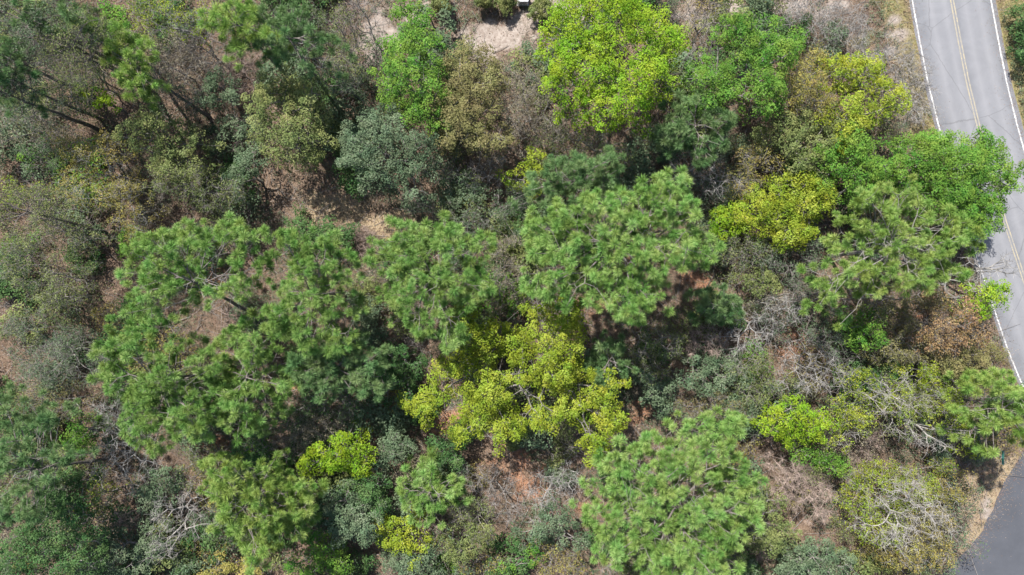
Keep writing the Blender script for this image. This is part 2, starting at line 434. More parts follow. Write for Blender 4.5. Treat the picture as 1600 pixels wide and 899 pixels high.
# every tree and larger shrub: kind, leaf colour, height (m), crown lobes in photo pixels, label, options
TREES = [
# ---- pines
('P','pine',13.5,[(255,415,62,68),(300,385,60,35),(370,375,42,34),(385,420,28,30),(350,460,30,22),(230,470,38,35)],'big green pine with a forked grey limb showing in its middle, left of the photo',{'base':(402,494),'gap':.4,'snag':14},'the forked-limb pine'),
('P','pine',13.0,[(215,545,62,48),(260,600,85,62),(200,585,50,40),(235,670,45,42),(300,655,45,35)],'broad lumpy pine at far left centre, just below the pine with the forked grey limb',{'snag':22},'the broad lumpy left pine'),
('P','pine',11.5,[(385,540,62,42),(395,600,60,42),(350,610,40,40),(380,650,48,34)],'mid green pine between the broad lumpy pine and the dark gully in the left half',{'gap':.4},None),
('P','pine',13.0,[(494,410,62,45),(480,465,62,52),(500,510,60,45),(440,500,40,40),(455,385,40,25)],'rounded pine right of the forked-limb pine, its crown full of small gaps',{'gap':.38},'the rounded gappy pine'),
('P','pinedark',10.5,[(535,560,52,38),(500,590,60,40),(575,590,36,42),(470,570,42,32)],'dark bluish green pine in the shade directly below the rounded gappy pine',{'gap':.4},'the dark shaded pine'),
('P','pine',13.0,[(670,395,95,50),(690,440,75,50),(635,450,45,45),(660,495,55,35),(685,520,38,24),(735,395,32,40)],'heart-shaped pine standing right of the tan clearing, above the dark gap',{'gap':.2},'the heart-shaped pine'),
('P','pine',14.5,[(880,370,68,55),(950,345,85,50),(1030,330,70,50),(1075,380,48,42),(990,400,90,62),(875,430,58,50),(985,465,62,38),(1030,300,60,30)],'widest pine of the wood, a dense soft green dome near the centre',{'gap':.12},'the widest pine'),
('P','pinedark',11.5,[(880,275,55,30),(935,265,55,32),(850,300,40,28),(905,300,60,30)],'darker flattened pine tucked against the upper edge of the widest pine',{'gap':.3},None),
('P','pine',14.5,[(1010,740,70,45),(1060,790,105,70),(980,800,65,55),(1090,720,85,48),(1130,810,65,60),(1050,855,110,55),(960,850,45,40),(1120,680,45,35),(1150,760,35,40),(1090,900,80,40)],'huge round pine cut by the bottom edge, with pale dead twigs in its middle',{'gap':.28,'snag':16},'the huge bottom pine'),
('P','pinelight',13.0,[(1400,320,70,42),(1370,370,60,40),(1430,385,70,48),(1490,370,55,45),(1345,420,55,35),(1420,430,70,30),(1480,425,50,25),(1310,455,38,28),(1285,480,26,22)],'open ragged pine beside the road, many bare grey limbs radiating in its centre',{'gap':.6,'snag':7,'bark':'grey'},'the ragged roadside pine'),
('P','pinelight',12.5,[(365,765,58,45),(390,810,58,42),(410,850,45,28),(345,740,35,28)],'light yellow-green pine at bottom left, beside the tangle of bare white twigs',{'gap':.16},'the light green bottom pine'),
('P','pinelight',9.0,[(445,770,32,34),(470,810,26,26),(430,830,22,24),(485,765,26,18)],'small light pine hugging the right side of the light yellow-green bottom pine',{'gap':.36},None),
('P','pine',6.5,[(652,748,26,28),(645,780,24,24),(690,780,44,32),(668,800,32,24),(672,730,16,16)],'young soft-needled pine standing alone below the dark gully',{'gap':.02,'depth':2.2},'the young soft-needled pine'),
('P','pinelight',13.0,[(362,28,42,40),(395,52,38,24),(350,60,24,18)],'light pine touching the top edge, left half of the forked top pine pair',{'gap':.2},None),
('P','pinedark',12.5,[(435,20,50,28),(470,60,50,34),(415,60,34,26),(510,80,35,30)],'dark thin pine at the top edge whose grey curving trunk shows through',{'gap':.55,'base':(505,135)},'the curving-trunk pine'),
('P','pinelight',11.5,[(170,52,28,22),(186,78,36,30),(205,105,32,28),(210,128,22,18)],'small bright pine with one long bare trunk leaning over the upper left litter',{'gap':.02,'base':(326,182),'depth':2.6},'the small leaning bright pine'),
('P','pinedark',12.5,[(25,700,38,40),(45,760,40,36),(20,800,36,34),(62,660,24,20),(10,640,22,30),(90,720,24,18)],'dark pine with silvery crooked limbs at the lower left edge',{'gap':.48,'snag':10,'base':(175,716)},'the crooked-limb left pine'),
('P','pinelight',10.5,[(1555,610,48,30),(1590,640,40,40),(1540,650,34,30),(1592,676,26,18),(1528,690,16,14)],'yellowish pine overhanging the side road at the lower right edge',{'gap':.3},'the side-road pine'),
('P','pinedark',9.5,[(1085,165,42,28),(1120,185,38,34),(1070,200,40,30),(1100,225,34,22)],'small greyish pine with grey sticks just left of the bright green round tree',{'gap':.36},None),
('T','greygreen',13.0,[(25,25,55,30),(55,60,46,28),(90,30,40,28)],'tall hazy grey-green tree in the very corner at top left',{'gap':.3,'straight':True,'bark':'dark'},None),
('T','olive',13.0,[(100,80,44,32),(125,110,34,26),(140,40,34,26)],'tall hazy olive tree next to the top left corner, its slim trunk slanting right',{'gap':.3,'straight':True,'bark':'dark'},None),
('T','greygreen',12.5,[(20,110,40,34),(10,160,30,26)],'tall hazy grey tree on the left edge just below the corner one',{'gap':.3,'straight':True,'bark':'dark'},None),
('T','olive',12.0,[(30,310,46,30),(75,335,40,24),(20,345,30,26)],'hazy olive tree at the left edge with a long dark trunk running right',{'gap':.3,'base':(165,362),'straight':True,'bark':'dark'},None),
('P','pinedark',7.5,[(1275,175,1,1),(1110,475,28,20),(1140,490,32,20),(1125,468,26,14)],'low blue-green young pine right of the widest pine, beside white bare twigs',{'gap':.1},None),
('P','pine',8.5,[(1310,445,18,16),(1285,440,16,12),(1325,500,14,14)],'sparse little pine tip poking out left of the ragged roadside pine',{'gap':.2},None),
('P','pinedark',8.0,[(905,640,1,1),(955,550,26,30),(940,585,22,22),(985,575,16,14)],'small blue-green pine in the shade between the widest pine and the lime-yellow tree',{'gap':.2},None),
# ---- broadleaf, bright
('L','lime',11.5,[(950,80,112,85),(900,50,60,55),(1010,60,66,62),(960,150,75,45),(1000,120,60,45),(910,130,55,45),(935,10,75,40),(880,100,35,40)],'largest lime-green round tree, cut by the top edge beside the pale clearing',{},'the big lime-green tree'),
('L','green',9.5,[(640,80,52,48),(655,130,40,42),(620,115,34,40),(665,165,28,36),(645,45,34,20)],'upright bright green tree left of the pale clearing at the top',{},'the upright green tree'),
('L','green',10.5,[(1180,80,72,52),(1220,65,46,45),(1135,125,58,42),(1190,130,60,45),(1160,40,34,24)],'round bright green tree right of the big lime-green tree',{},'the round bright green tree'),
('L','greygreen',8.5,[(580,215,58,52),(625,240,55,48),(560,240,38,42),(615,280,58,26),(570,180,40,26),(640,265,42,30)],'rounded blue-grey green oak below the upright bright green tree',{'gap':.18},'the blue-grey oak'),
('L','brownolive',9.0,[(735,120,58,52),(725,180,62,52),(700,165,36,36),(755,205,46,36),(720,90,28,26)],'bushy brown-olive tree just under the pale clearing',{'gap':.14},'the brown-olive tree'),
('L','olive',8.0,[(445,170,62,55),(430,220,52,36),(470,210,45,42),(410,160,30,34),(430,125,34,24)],'olive-green bushy tree below the curving-trunk pine',{'gap':.16},'the olive bushy tree'),
('L','yellow',8.0,[(1345,110,58,36),(1380,150,42,42),(1330,180,32,28),(1330,110,26,26),(1395,150,20,24),(1325,210,22,22)],'yellow-green tree with bare twigs in its middle, nearest to the road at upper right',{'gap':.32},'the yellow-green upper right tree'),
('T','gold',7.5,[(1255,130,52,36),(1290,95,28,24),(1230,140,34,30),(1270,155,38,22)],'golden-brown budding tree left of the yellow-green upper right tree',{'leafn':60,'leaf':.12},'the golden-brown tree'),
('L','olive',7.5,[(1245,195,50,38),(1290,215,42,36),(1225,215,34,30),(1265,245,40,28)],'dull olive tree directly below the golden-brown budding tree',{'gap':.2},None),
('L','green',8.0,[(1335,230,42,34),(1360,255,46,36),(1310,255,34,30),(1390,280,34,24),(1345,290,34,26)],'fresh green tree wedged below the yellow-green upper right tree',{'gap':.16},None),
('L','green',8.0,[(1450,235,52,34),(1425,265,50,32),(1500,270,60,42),(1480,310,45,35)],'leafy green tree leaning over the road edge above the ragged roadside pine',{'gap':.06,'dens':1.5},'the green road-edge tree'),
('L','green',7.0,[(1545,235,42,34),(1570,270,30,36),(1555,310,46,42),(1535,350,36,26),(1582,300,16,26)],'light green leafy tree hanging furthest out across the road',{'gap':.1,'dens':1.5},None),
('L','yellow',7.0,[(1240,320,66,42),(1200,335,42,34),(1280,310,42,30),(1245,360,44,28),(1245,285,30,18)],'dense yellow-lime rounded tree left of the ragged roadside pine',{'gap':.08},'the yellow-lime rounded tree'),
('L','lime',5.5,[(1140,340,22,20),(1135,358,16,14),(1152,330,12,12)],'small brilliant lime tree touching the right side of the widest pine',{'gap':.02},None),
('L','yellow',9.0,[(870,490,48,26),(840,540,62,34),(745,530,42,36),(720,500,20,20),(890,530,34,30),(800,575,70,30),(700,575,32,22),(655,640,30,28),(680,610,28,18),(760,620,48,28),(870,590,60,30),(845,560,40,26),(955,612,30,30),(905,640,30,22),(940,665,40,32),(930,695,24,24),(790,665,50,28),(740,650,32,28),(720,680,22,18),(850,650,34,24)],'many-lobed lime-yellow oak with gaps of grey limbs, right at the centre bottom of the wood',{'gap':.22},'the many-lobed lime-yellow oak'),
('L','lime',6.5,[(545,705,36,28),(515,720,40,28),(555,735,32,18),(480,738,24,20)],'bright lime bush-like tree beside the dark gully in the lower left middle',{'gap':.06},'the bright lime tree'),
('L','yellow',4.8,[(622,825,36,26),(640,850,28,22),(605,835,22,22),(625,805,18,12)],'round yellow-green little tree below the young soft-needled pine',{'gap':.08},'the round yellow-green little tree'),
('L','green',4.5,[(495,855,34,22),(480,885,44,20),(520,880,26,22)],'fresh green shrubby tree at the bottom edge, left of the round yellow-green little tree',{},None),
('L','lime',6.0,[(1240,660,50,32),(1215,655,26,22),(1270,668,26,20)],'compact bright lime dome tree right of the huge bottom pine',{'gap':.02},'the compact lime dome'),
('L','green',3.6,[(1275,712,44,16),(1300,722,26,14),(1250,708,24,12)],'low bright green shrub band just under the compact lime dome tree',{},None),
('L','greygreen',6.0,[(550,795,38,34),(580,820,26,32),(545,825,34,28),(525,785,24,20)],'round grey-green oak between the light bottom pine and the young pine',{'gap':.12},None),
('L','deep',4.4,[(695,705,30,24),(720,720,18,16)],'small rounded dark green shrub-like tree above the young soft-needled pine',{},None),
('T','rust',7.0,[(1485,495,60,32),(1515,515,32,26),(1465,510,34,26),(1480,535,40,22)],'rusty orange-leaved tree by the road, the only orange crown',{'gap':.1,'leafn':60,'leaf':.12},'the rusty orange tree'),
('T','brownolive',6.5,[(1405,500,48,32),(1400,535,50,34),(1370,500,30,26),(1445,540,34,28),(1430,475,34,18)],'tan-olive twiggy tree left of the rusty orange tree',{'leafn':55,'leaf':.12},'the tan-olive tree'),
('L','green',6.5,[(1345,500,20,20),(1350,535,26,26),(1365,510,14,20)],'narrow bright green tree left of the tan-olive twiggy tree',{'gap':.1},None),
('L','lime',7.0,[(1545,468,28,22),(1570,455,20,18),(1530,485,16,14)],'small vivid lime tree leaning over the white edge line of the road',{'gap':.1},'the vivid lime roadside tree'),
('L','brownolive',4.8,[(1510,560,44,24),(1470,570,36,20),(1540,545,18,16)],'dark brownish shrubby tree casting shade on the road below the rusty orange tree',{'gap':.2},None),
('T','yellow',6.5,[(1370,610,50,26),(1340,640,34,26),(1440,600,44,26),(1490,615,32,28),(1330,680,26,24),(1350,655,28,24),(1470,650,34,26),(1405,640,36,20)],'pale yellow-green thin tree with white limbs right of the compact lime dome',{'gap':.3,'bark':'pale','leafn':60,'leaf':.12},'the pale thin tree'),
('B',None,7.4,[(1410,625,40,30),(1385,620,26,24),(1475,690,34,24)],'leafless white-limbed tree standing inside the pale yellow-green thin tree',{'bark':'white','thick':1.3,'dens':.9},None),
('T','yellow',4.8,[(1380,760,52,34),(1350,790,34,34),(1420,775,40,34),(1370,830,40,34),(1330,750,22,22)],'yellow-green thin tree at lower right, left half of the white fan of branches',{'bark':'pale','gap':.4,'leafn':45,'leaf':.12},'the yellow-olive thin tree'),
('T','gold',5.0,[(1445,830,54,42),(1480,810,22,30),(1420,870,50,26),(1455,865,36,26),(1480,775,22,26)],'golden-tan thin tree under the white fan of branches by the dark side road',{'bark':'pale','gap':.2,'leafn':55,'leaf':.12},'the golden-tan side-road tree'),
('B',None,7.6,[(1440,800,52,30),(1468,828,34,26),(1410,840,40,26),(1430,770,40,22)],'big white fan of bare branches spreading toward the dark side road',{'base':(1395,772),'bark':'white','thick':1.25,'dens':1.1,'gap':.1},'the white fan of branches'),
('T','yellow',4.0,[(1400,740,44,16),(1440,745,36,14),(1470,730,20,14)],'low yellow-green scrub strip above the white fan of branches',{'gap':.2,'leafn':60},None),
('D','tan',4.5,[(1235,745,40,28),(1265,770,42,28),(1275,795,30,18),(1220,770,26,26)],'drooping pinkish-brown dead tree right of the huge bottom pine',{'bark':'brown'},'the pinkish-brown dead tree'),
('L','greygreen',6.0,[(1280,880,48,28),(1310,890,36,24),(1250,890,34,22)],'grey-green leafy tree cut by the bottom edge at right',{},None),
('D','tan',4.0,[(1105,528,26,26),(1122,515,18,18)],'small tan dried bush below the right side of the widest pine',{'bark':'brown'},'the tan dried bush'),
('B',None,5.5,[(1185,510,44,34),(1160,540,34,24),(1225,480,40,26)],'tangle of white bare limbs right of the tan dried bush',{},'the white bare tangle'),
('B','greygreen',5.5,[(1275,560,42,32),(1300,590,34,26),(1250,590,36,22)],'grey-white bare tree left of the narrow bright green tree',{},None),
('T','greygreen',5.0,[(1230,420,50,26),(1195,400,34,24),(1270,410,28,24)],'hazy grey twiggy tree under the yellow-lime rounded tree',{'gap':.1},None),
('T','olive',5.0,[(1165,395,28,34),(1150,430,30,22)],'olive-yellow twiggy tree between the widest pine and the hazy grey tree',{},None),
('T','olive',4.8,[(1205,600,40,24),(1175,615,28,18)],'pale olive feathery tree above the compact lime dome tree',{'gap':.05,'leaf':.12},None),
('L','greygreen',4.8,[(1110,580,38,24),(1085,595,24,18)],'mottled grey-green tree below the tan dried bush',{'gap':.2},None),
('T','brownolive',5.0,[(1115,635,50,22),(1080,640,28,18),(1150,650,26,20)],'brownish olive feathery tree at the upper rim of the huge bottom pine',{'gap':.05},None),
('L','greygreen',5.5,[(1025,610,28,26),(1045,640,24,20),(1005,595,18,18)],'dim grey-green tree in the shade right of the lime-yellow oak',{'gap':.2},None),
('T','olive',5.0,[(1030,540,40,34),(1005,520,30,22)],'dark olive tree with yellow flecks under the widest pine',{'gap':.25},None),
('T','gold',6.0,[(1180,250,36,32),(1160,280,30,26),(1205,270,24,24)],'yellow-tipped twiggy tree between the round bright green tree and the yellow-lime tree',{},None),
('B',None,6.0,[(1100,250,38,26),(1120,280,32,22),(1070,270,26,20)],'leafless grey tree in the dark hollow below the round bright green tree',{},'the dark-hollow bare tree'),
('B',None,6.5,[(1095,40,26,44),(1110,85,18,26),(1120,20,28,24)],'bare grey tree between the big lime-green tree and the round bright green tree',{'bark':'grey'},None),
('T','tan',6.0,[(825,140,42,44),(850,190,36,36),(815,195,36,36)],'greyish brown hazy tree between the brown-olive tree and the big lime-green tree',{'gap':.1},'the hazy grey-brown tree'),
('T','olive',5.5,[(930,220,40,24),(960,240,28,18)],'pale olive feathery tree below the big lime-green tree',{},None),
('L','yellow',4.8,[(820,275,26,26),(840,250,16,14)],'small yellow-olive tree left of the darker flattened pine',{'gap':.2},None),
('B',None,4.0,[(760,265,38,22),(735,290,28,18)],'white bare sticks in the shade below the brown-olive tree',{},None),
('L','greygreen',3.8,[(715,298,32,22),(740,310,18,14)],'small grey-green bush above the heart-shaped pine',{},None),
('T','greygreen',4.8,[(770,335,44,30),(735,350,34,24),(800,310,28,24)],'grey-green hazy twiggy tree between the heart-shaped pine and the widest pine',{'gap':.1},None),
('T','tan',5.0,[(785,400,28,40),(790,450,34,34)],'brown-grey twiggy tree in the gap between the heart-shaped pine and the widest pine',{'gap':.15},None),
('T','greygreen',4.2,[(655,318,36,22),(690,325,22,18)],'grey scrubby tree at the right end of the tan clearing',{},None),
('T','gold',7.5,[(140,240,48,44),(125,290,50,38),(175,300,46,36),(190,350,30,34),(100,215,22,20)],'tan-gold twiggy tree, wide and hazy, in the upper left',{'gap':.12,'bark':'pale','leafn':55},'the tan-gold hazy tree'),
('L','olive',7.0,[(240,210,58,34),(280,225,44,32),(205,200,34,22),(265,255,50,24)],'olive-green feathery tree above right of the tan-gold hazy tree',{'gap':.25},'the olive feathery tree'),
('T','olive',6.5,[(290,280,48,30),(340,290,40,26),(250,290,40,30),(310,310,44,18)],'dull grey-olive tree under the olive-green feathery tree',{'gap':.12},None),
('L','greygreen',4.6,[(395,255,30,24),(375,280,24,20),(390,300,20,24)],'grey-green bush at the left end of the tan clearing',{'gap':.2},None),
('L','greygreen',4.5,[(345,135,22,22),(330,155,16,14),(355,165,16,14)],'small silvery-leaved shrub tree on the upper left litter',{'gap':.25},None),
('L','lime',4.5,[(150,155,20,14),(175,165,22,14)],'small lime-olive tree under the tall slender trees at upper left',{'gap':.2},None),
('T','yellow',8.0,[(240,18,36,22),(285,28,40,22),(220,35,22,16),(320,15,20,20)],'yellow-green tree with white twigs at the top edge, left of the light top pine',{'gap':.3,'bark':'pale'},None),
('T','tan',6.5,[(245,90,44,34),(270,125,38,28),(215,70,34,24),(300,90,30,26)],'brown-grey hazy tree right of the small leaning bright pine',{'gap':.25},None),
('T','greygreen',7.5,[(60,130,46,30),(95,150,34,24),(30,175,32,24),(120,60,30,36)],'dim grey-green hazy tree among the tall slender trees at the left',{'gap':.15},None),
('L','green',3.6,[(42,243,16,13)],'tiny bright green bush alone at the left edge litter',{},None),
('T','yellow',7.0,[(15,290,28,20),(40,300,24,16),(10,320,20,16)],'yellow-green tree top at the left edge, above the hazy long-trunked tree',{'gap':.2},None),
('T','olive',6.0,[(100,345,44,24),(60,370,48,26),(130,375,34,22)],'grey-olive twiggy tree left of the forked-limb pine',{'gap':.15},None),
('T','olive',6.5,[(50,430,52,36),(110,440,36,30),(25,400,32,28),(90,465,36,22)],'olive tree with yellow flecks at left, above the black shade',{'gap':.2},'the flecked olive left tree'),
('T','greygreen',6.5,[(90,550,52,36),(60,585,44,26),(120,580,32,26),(25,520,32,34)],'feathery grey-green tree left of the broad lumpy pine',{'gap':.08},'the feathery grey-green left tree'),
('T','brownolive',5.5,[(100,630,44,24),(130,650,28,20),(40,625,36,20)],'brownish olive bushy tree below the feathery grey-green left tree',{},None),
('L','green',5.5,[(130,675,26,24),(120,700,22,16)],'bright green rounded shrub-tree left of the broad lumpy pine foot',{'gap':.12},'the bright green left shrub-tree'),
('B',None,5.5,[(190,700,40,26),(215,735,38,26),(160,735,28,22),(170,640,26,20)],'mass of fine silver twigs with a fallen look, right of the bright green left shrub-tree',{},'the silver twig mass'),
('T','yellow',4.6,[(165,770,34,20),(150,790,24,16)],'yellowish flecked bush below the silver twig mass',{'gap':.2},None),
('L','deep',9.0,[(85,780,44,40),(60,850,55,44),(110,845,38,40),(30,880,40,30),(110,890,34,24)],'dark green leafy tree with lime tips in the bottom left corner',{'gap':.22},'the dark corner tree'),
('L','greygreen',5.5,[(195,865,50,32),(170,840,32,24),(230,850,30,24),(150,885,30,20)],'grey-green oak bush at the bottom edge, right of the dark corner tree',{'gap':.12},None),
('D','tan',4.0,[(200,810,28,18)],'little pinkish-brown dead bush above the grey-green bottom oak bush',{'bark':'brown'},None),
('B',None,6.0,[(280,810,36,36),(265,845,28,26),(290,770,24,22)],'white bare tree with crooked limbs left of the light yellow-green bottom pine',{'thick':1.3,'dens':.9,'bark':'white'},'the crooked white bare tree'),
('L','greygreen',4.8,[(245,760,36,26),(270,745,24,18)],'dull grey-green bush above the crooked white bare tree',{'gap':.2},None),
('L','gold',4.5,[(365,885,34,16),(400,895,20,14),(330,893,20,12)],'golden-yellow leafy bush at the bottom edge under the light bottom pine',{'gap':.2},None),
('T','tan',5.0,[(490,668,56,22),(460,690,32,22),(530,655,30,18)],'tan feathery tree above the bright lime tree',{'gap':.1},None),
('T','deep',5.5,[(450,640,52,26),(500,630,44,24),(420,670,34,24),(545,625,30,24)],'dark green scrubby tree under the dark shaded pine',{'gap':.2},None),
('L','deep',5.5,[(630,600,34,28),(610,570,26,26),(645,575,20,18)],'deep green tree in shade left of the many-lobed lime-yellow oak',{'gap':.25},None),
('L','greygreen',4.6,[(620,695,26,20),(605,720,20,16)],'small grey-green shrub in the dark gully right of the bright lime tree',{'gap':.2},None),
('B','olive',4.6,[(770,755,38,26),(790,790,34,26),(745,740,24,18)],'tan-grey bare tree right of the young soft-needled pine',{'bark':'grey'},'the tan-grey bare tree'),
('B','olive',4.6,[(870,760,38,26),(845,790,34,22),(890,740,24,20)],'fine-twigged bare tree left of the huge bottom pine',{'bark':'pale'},None),
('L','greygreen',4.6,[(865,815,36,26),(835,830,26,20),(895,835,24,22)],'grey-green bush left of the foot of the huge bottom pine',{'gap':.2},None),
('L','olive',4.6,[(720,850,34,22),(700,860,28,20),(745,835,22,18)],'olive-yellow bush right of the round yellow-green little tree',{'gap':.1},None),
('T','gold',4.4,[(745,890,36,16),(780,880,26,16)],'golden twiggy bush on the bottom edge at the centre',{},None),
('L','green',3.8,[(835,860,22,18),(790,890,16,10)],'bright green low bush on the bottom edge left of the huge bottom pine',{},None),
('T','gold',4.4,[(885,885,44,18),(860,870,22,14)],'yellowish twiggy bush at the bottom edge against the huge bottom pine',{},None),
('L','greygreen',5.0,[(650,880,36,22),(680,895,24,14)],'grey-green bush on the bottom edge under the round yellow-green little tree',{'gap':.1},None),
('T','olive',5.0,[(745,800,1,1),(725,805,28,30),(755,830,24,20)],'shady olive tree at the right shoulder of the young soft-needled pine',{'gap':.1},None),
('L','green',5.0,[(645,12,24,18),(635,28,16,10)],'small green tree at the top edge above the upright bright green tree',{'gap':.1},None),
('B',None,6.0,[(570,25,34,30),(560,50,26,22),(600,45,14,16)],'fine bare tree standing on pale sand at the top edge',{'bark':'grey'},'the fine bare top tree'),
('T','olive',6.5,[(530,40,26,34),(535,90,36,26),(515,15,22,18)],'olive twiggy tree left of the fine bare top tree',{'gap':.2},None),
('T','greygreen',6.0,[(550,135,36,26),(520,120,28,24)],'dark grey twiggy tree above the blue-grey oak',{'gap':.2},None),
('B',None,3.2,[(1290,30,50,34),(1330,55,40,34),(1250,15,40,20),(1345,95,34,24)],'grey leafless thicket above the round bright green tree near the road verge',{'bark':'pale','dens':2.0,'gap':.05},'the upper verge thicket'),
('B',None,2.6,[(1418,130,36,50),(1400,95,30,34),(1432,175,24,26)],'grey leafless brush on the verge along the white edge line',{'bark':'pale','dens':2.0,'gap':.05},None),
('L','deep',2.0,[(1602,40,18,30),(1602,85,16,30),(1598,15,14,16)],'dark bush cut by the right edge beyond the road',{'gap':0,'base':(1606,60)},None),
('B',None,6.5,[(1545,425,36,20),(1515,450,34,18),(1570,410,24,16),(1510,420,24,16)],'white bare branches reaching over the road between the ragged pine and the vivid lime tree',{'thick':1.5,'dens':.8},None),
('B',None,4.6,[(1350,470,44,18),(1400,460,40,14),(1440,465,34,14)],'dark band of bare limbs along the lower side of the ragged roadside pine',{'bark':'grey'},None),
('L','yellow',3.6,[(1510,690,22,20),(1500,650,18,20)],'low yellow-green bush left of the green street sign',{'gap':.2},None),
('L','olive',4.2,[(1215,835,24,18),(1205,815,16,14)],'lime-olive bush right of the huge bottom pine foot',{'gap':.15},None),
('T','greygreen',5.0,[(1320,560,34,26),(1300,540,22,20),(1290,525,24,20)],'grey-green mottled tree left of the narrow bright green tree foot',{'gap':.2},None),
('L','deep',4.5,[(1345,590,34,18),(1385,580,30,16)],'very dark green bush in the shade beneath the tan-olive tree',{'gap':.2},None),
('T','olive',4.6,[(1125,610,1,1),(1180,560,26,18),(1150,575,24,16)],'low olive-grey bush under the white bare tangle',{'gap':.1},None),
('T','olive',7.0,[(1440,620,28,20),(1300,650,1,1),(1415,675,34,16)],'thin olive-green tree in the middle of the pale thin tree cluster',{'gap':.3,'bark':'pale'},None),
('T','greygreen',8.0,[(60,55,52,34),(30,95,34,28),(110,40,34,28)],'dusky hazy tree in the top left corner, filling the space between the tall slender trees',{'gap':.1},None),
('T','olive',6.0,[(150,110,34,30),(120,140,30,26)],'dull olive hazy tree left of the small leaning bright pine',{'gap':.1},None),
('T','tan',4.6,[(40,195,44,24),(90,210,30,18)],'brown-grey hazy tree on the left edge above the tiny bright green bush',{'gap':.15},None),
('B',None,5.0,[(300,60,34,26),(330,85,28,22)],'grey bare tree under the yellow-green top edge tree',{'bark':'grey'},None),
('T','greygreen',4.6,[(290,150,22,20)],'lone hazy grey-green tree on the upper left litter',{'gap':.15},None),
('T','tan',4.4,[(1200,470,34,20),(1245,460,30,18)],'brown-grey hazy tree above the white bare tangle',{'gap':.15},None),
('T','olive',4.4,[(860,210,30,24),(880,235,22,18)],'dull olive hazy tree under the left rim of the big lime-green tree',{'gap':.15},None),
('T','deep',5.0,[(60,240,34,24),(85,260,26,18)],'dim green hazy tree right of the tiny bright green bush',{'gap':.1},None),
('T','greygreen',5.0,[(20,400,34,24)],'grey-green hazy tree on the left edge above the flecked olive left tree',{'gap':.1},None),
('L','deep',4.6,[(25,650,34,22),(60,655,24,18)],'dark green bush on the left edge above the crooked-limb pine',{'gap':.15},None),
('L','deep',5.0,[(580,760,28,28),(600,790,20,20)],'dark green tree in the gully below the bright lime tree',{'gap':.15},None),
('L','deep',4.6,[(390,700,34,20),(430,715,28,18)],'dark green bush under the lower rim of the broad lumpy pine',{'gap':.15},None),
('T','olive',5.0,[(330,720,30,16),(300,740,26,18)],'olive hazy bush right of the silver twig mass',{'gap':.15},None),
('L','olive',5.0,[(1190,440,34,20)],'soft olive tree just under the hazy grey twiggy tree',{'gap':.1},None),
('L','greygreen',5.5,[(1055,230,30,24),(1030,215,24,20)],'dim grey-green tree at the left rim of the dark hollow',{'gap':.15},None),
('L','olive',5.5,[(1205,790,24,24),(1190,840,22,24)],'olive bush in the gap between the huge bottom pine and the pinkish-brown dead tree',{'gap':.15},None),
('T','greygreen',5.0,[(470,880,1,1),(415,690,1,1),(700,270,28,20),(680,255,18,16)],'small hazy grey-green tree right of the blue-grey oak',{'gap':.1},None),
('T','olive',5.0,[(1000,570,28,24),(1020,580,20,18)],'hazy olive tree in the shade right of the small blue-green pine',{'gap':.1},None),
('P','pinedark',14.0,[(-8,75,30,26),(6,98,18,16)],'slender dark pine on the left edge, upper one, its thin straight trunk ending on litter',{'gap':.3,'bark':'dark'},None),
('P','pinedark',14.0,[(48,22,28,22),(64,40,20,16)],'slender dark pine inside the top left corner haze, trunk slanting right',{'gap':.4,'bark':'dark'},None),
('P','pinedark',13.0,[(115,25,24,20),(125,45,18,16)],'slender dark pine at the top edge left of the small leaning bright pine',{'gap':.4,'bark':'dark'},None),
('P','pinedark',13.5,[(-6,140,20,18),(4,150,12,10)],'slender dark pine on the left edge, lower one, thin trunk crossing brown litter',{'gap':.3,'bark':'dark'},None),
]
LAND = []
for i, (K, pal, h, blobs, label, opt, lm) in enumerate(TREES):
    kind, name, cat, group = KINDS[K]
    blobs = [b for b in blobs if b[2] > 2]
    if h <= 4.2:
        name = {'L': 'leafy_shrub', 'T': 'twiggy_shrub', 'B': 'bare_shrub', 'D': 'dead_shrub', 'P': 'pine_tree'}[K]; cat = 'shrub'
    make_plant(kind, pal, h, blobs, label, 100 + i, name=name, cat=cat, group=group, **opt)
    if lm:
        a = sum(b[2] * b[3] for b in blobs)
        LAND.append((lm, sum(b[0] * b[2] * b[3] for b in blobs) / a, sum(b[1] * b[2] * b[3] for b in blobs) / a, math.sqrt(a)))
print('TREES', len(TREES), 'faces', stats['faces'])
# ------------------------------------------------------------------ ground
GR = Noise2(np.random.default_rng(5), 9); GR2 = Noise2(np.random.default_rng(6), 3.1); GR3 = Noise2(np.random.default_rng(7), 1.4)
def road_left(py):      # photo x of the white left edge line as a function of photo y
    ys = [-700, -400, -200, -100, 0, 70, 130, 195, 347, 507, 550, 585, 700, 800, 1000, 1400]
    xs = [1355, 1372, 1392, 1406, 1424, 1437, 1449, 1465, 1507, 1560, 1575, 1589, 1640, 1690, 1800, 2060]
    return np.interp(py, ys, xs)
ROADMAT = {}
def soft(px, py, X, Y, rx, ry, n):
    d = np.sqrt(((X - gx(px)) / (rx / 19)) ** 2 + ((Y - gy(py)) / (ry / 19)) ** 2)
    return np.clip((1.1 - d + n * .42) * 1.7, 0, 1)
def side_edge_x(py):
    return np.interp(py, [640, 690, 715, 756, 812, 832, 870, 899, 960, 1100, 1300], [1640, 1612, 1592, 1568, 1543, 1534, 1500, 1468, 1405, 1240, 1000])
SAND = [(720, 62, 45, 30), (790, 50, 60, 30), (770, 62, 78, 34), (600, 30, 30, 45), (575, 60, 40, 40), (760, 90, 40, 12), (1395, 32, 12, 9), (1403, 55, 14, 12), (1392, 78, 12, 8), (1288, 25, 22, 16), (1120, 15, 60, 30), (1545, 800, 8, 14), (1540, 790, 10, 20), (1350, 880, 18, 14), (880, 20, 60, 30), (640, 20, 30, 20), (1230, 10, 80, 14)]
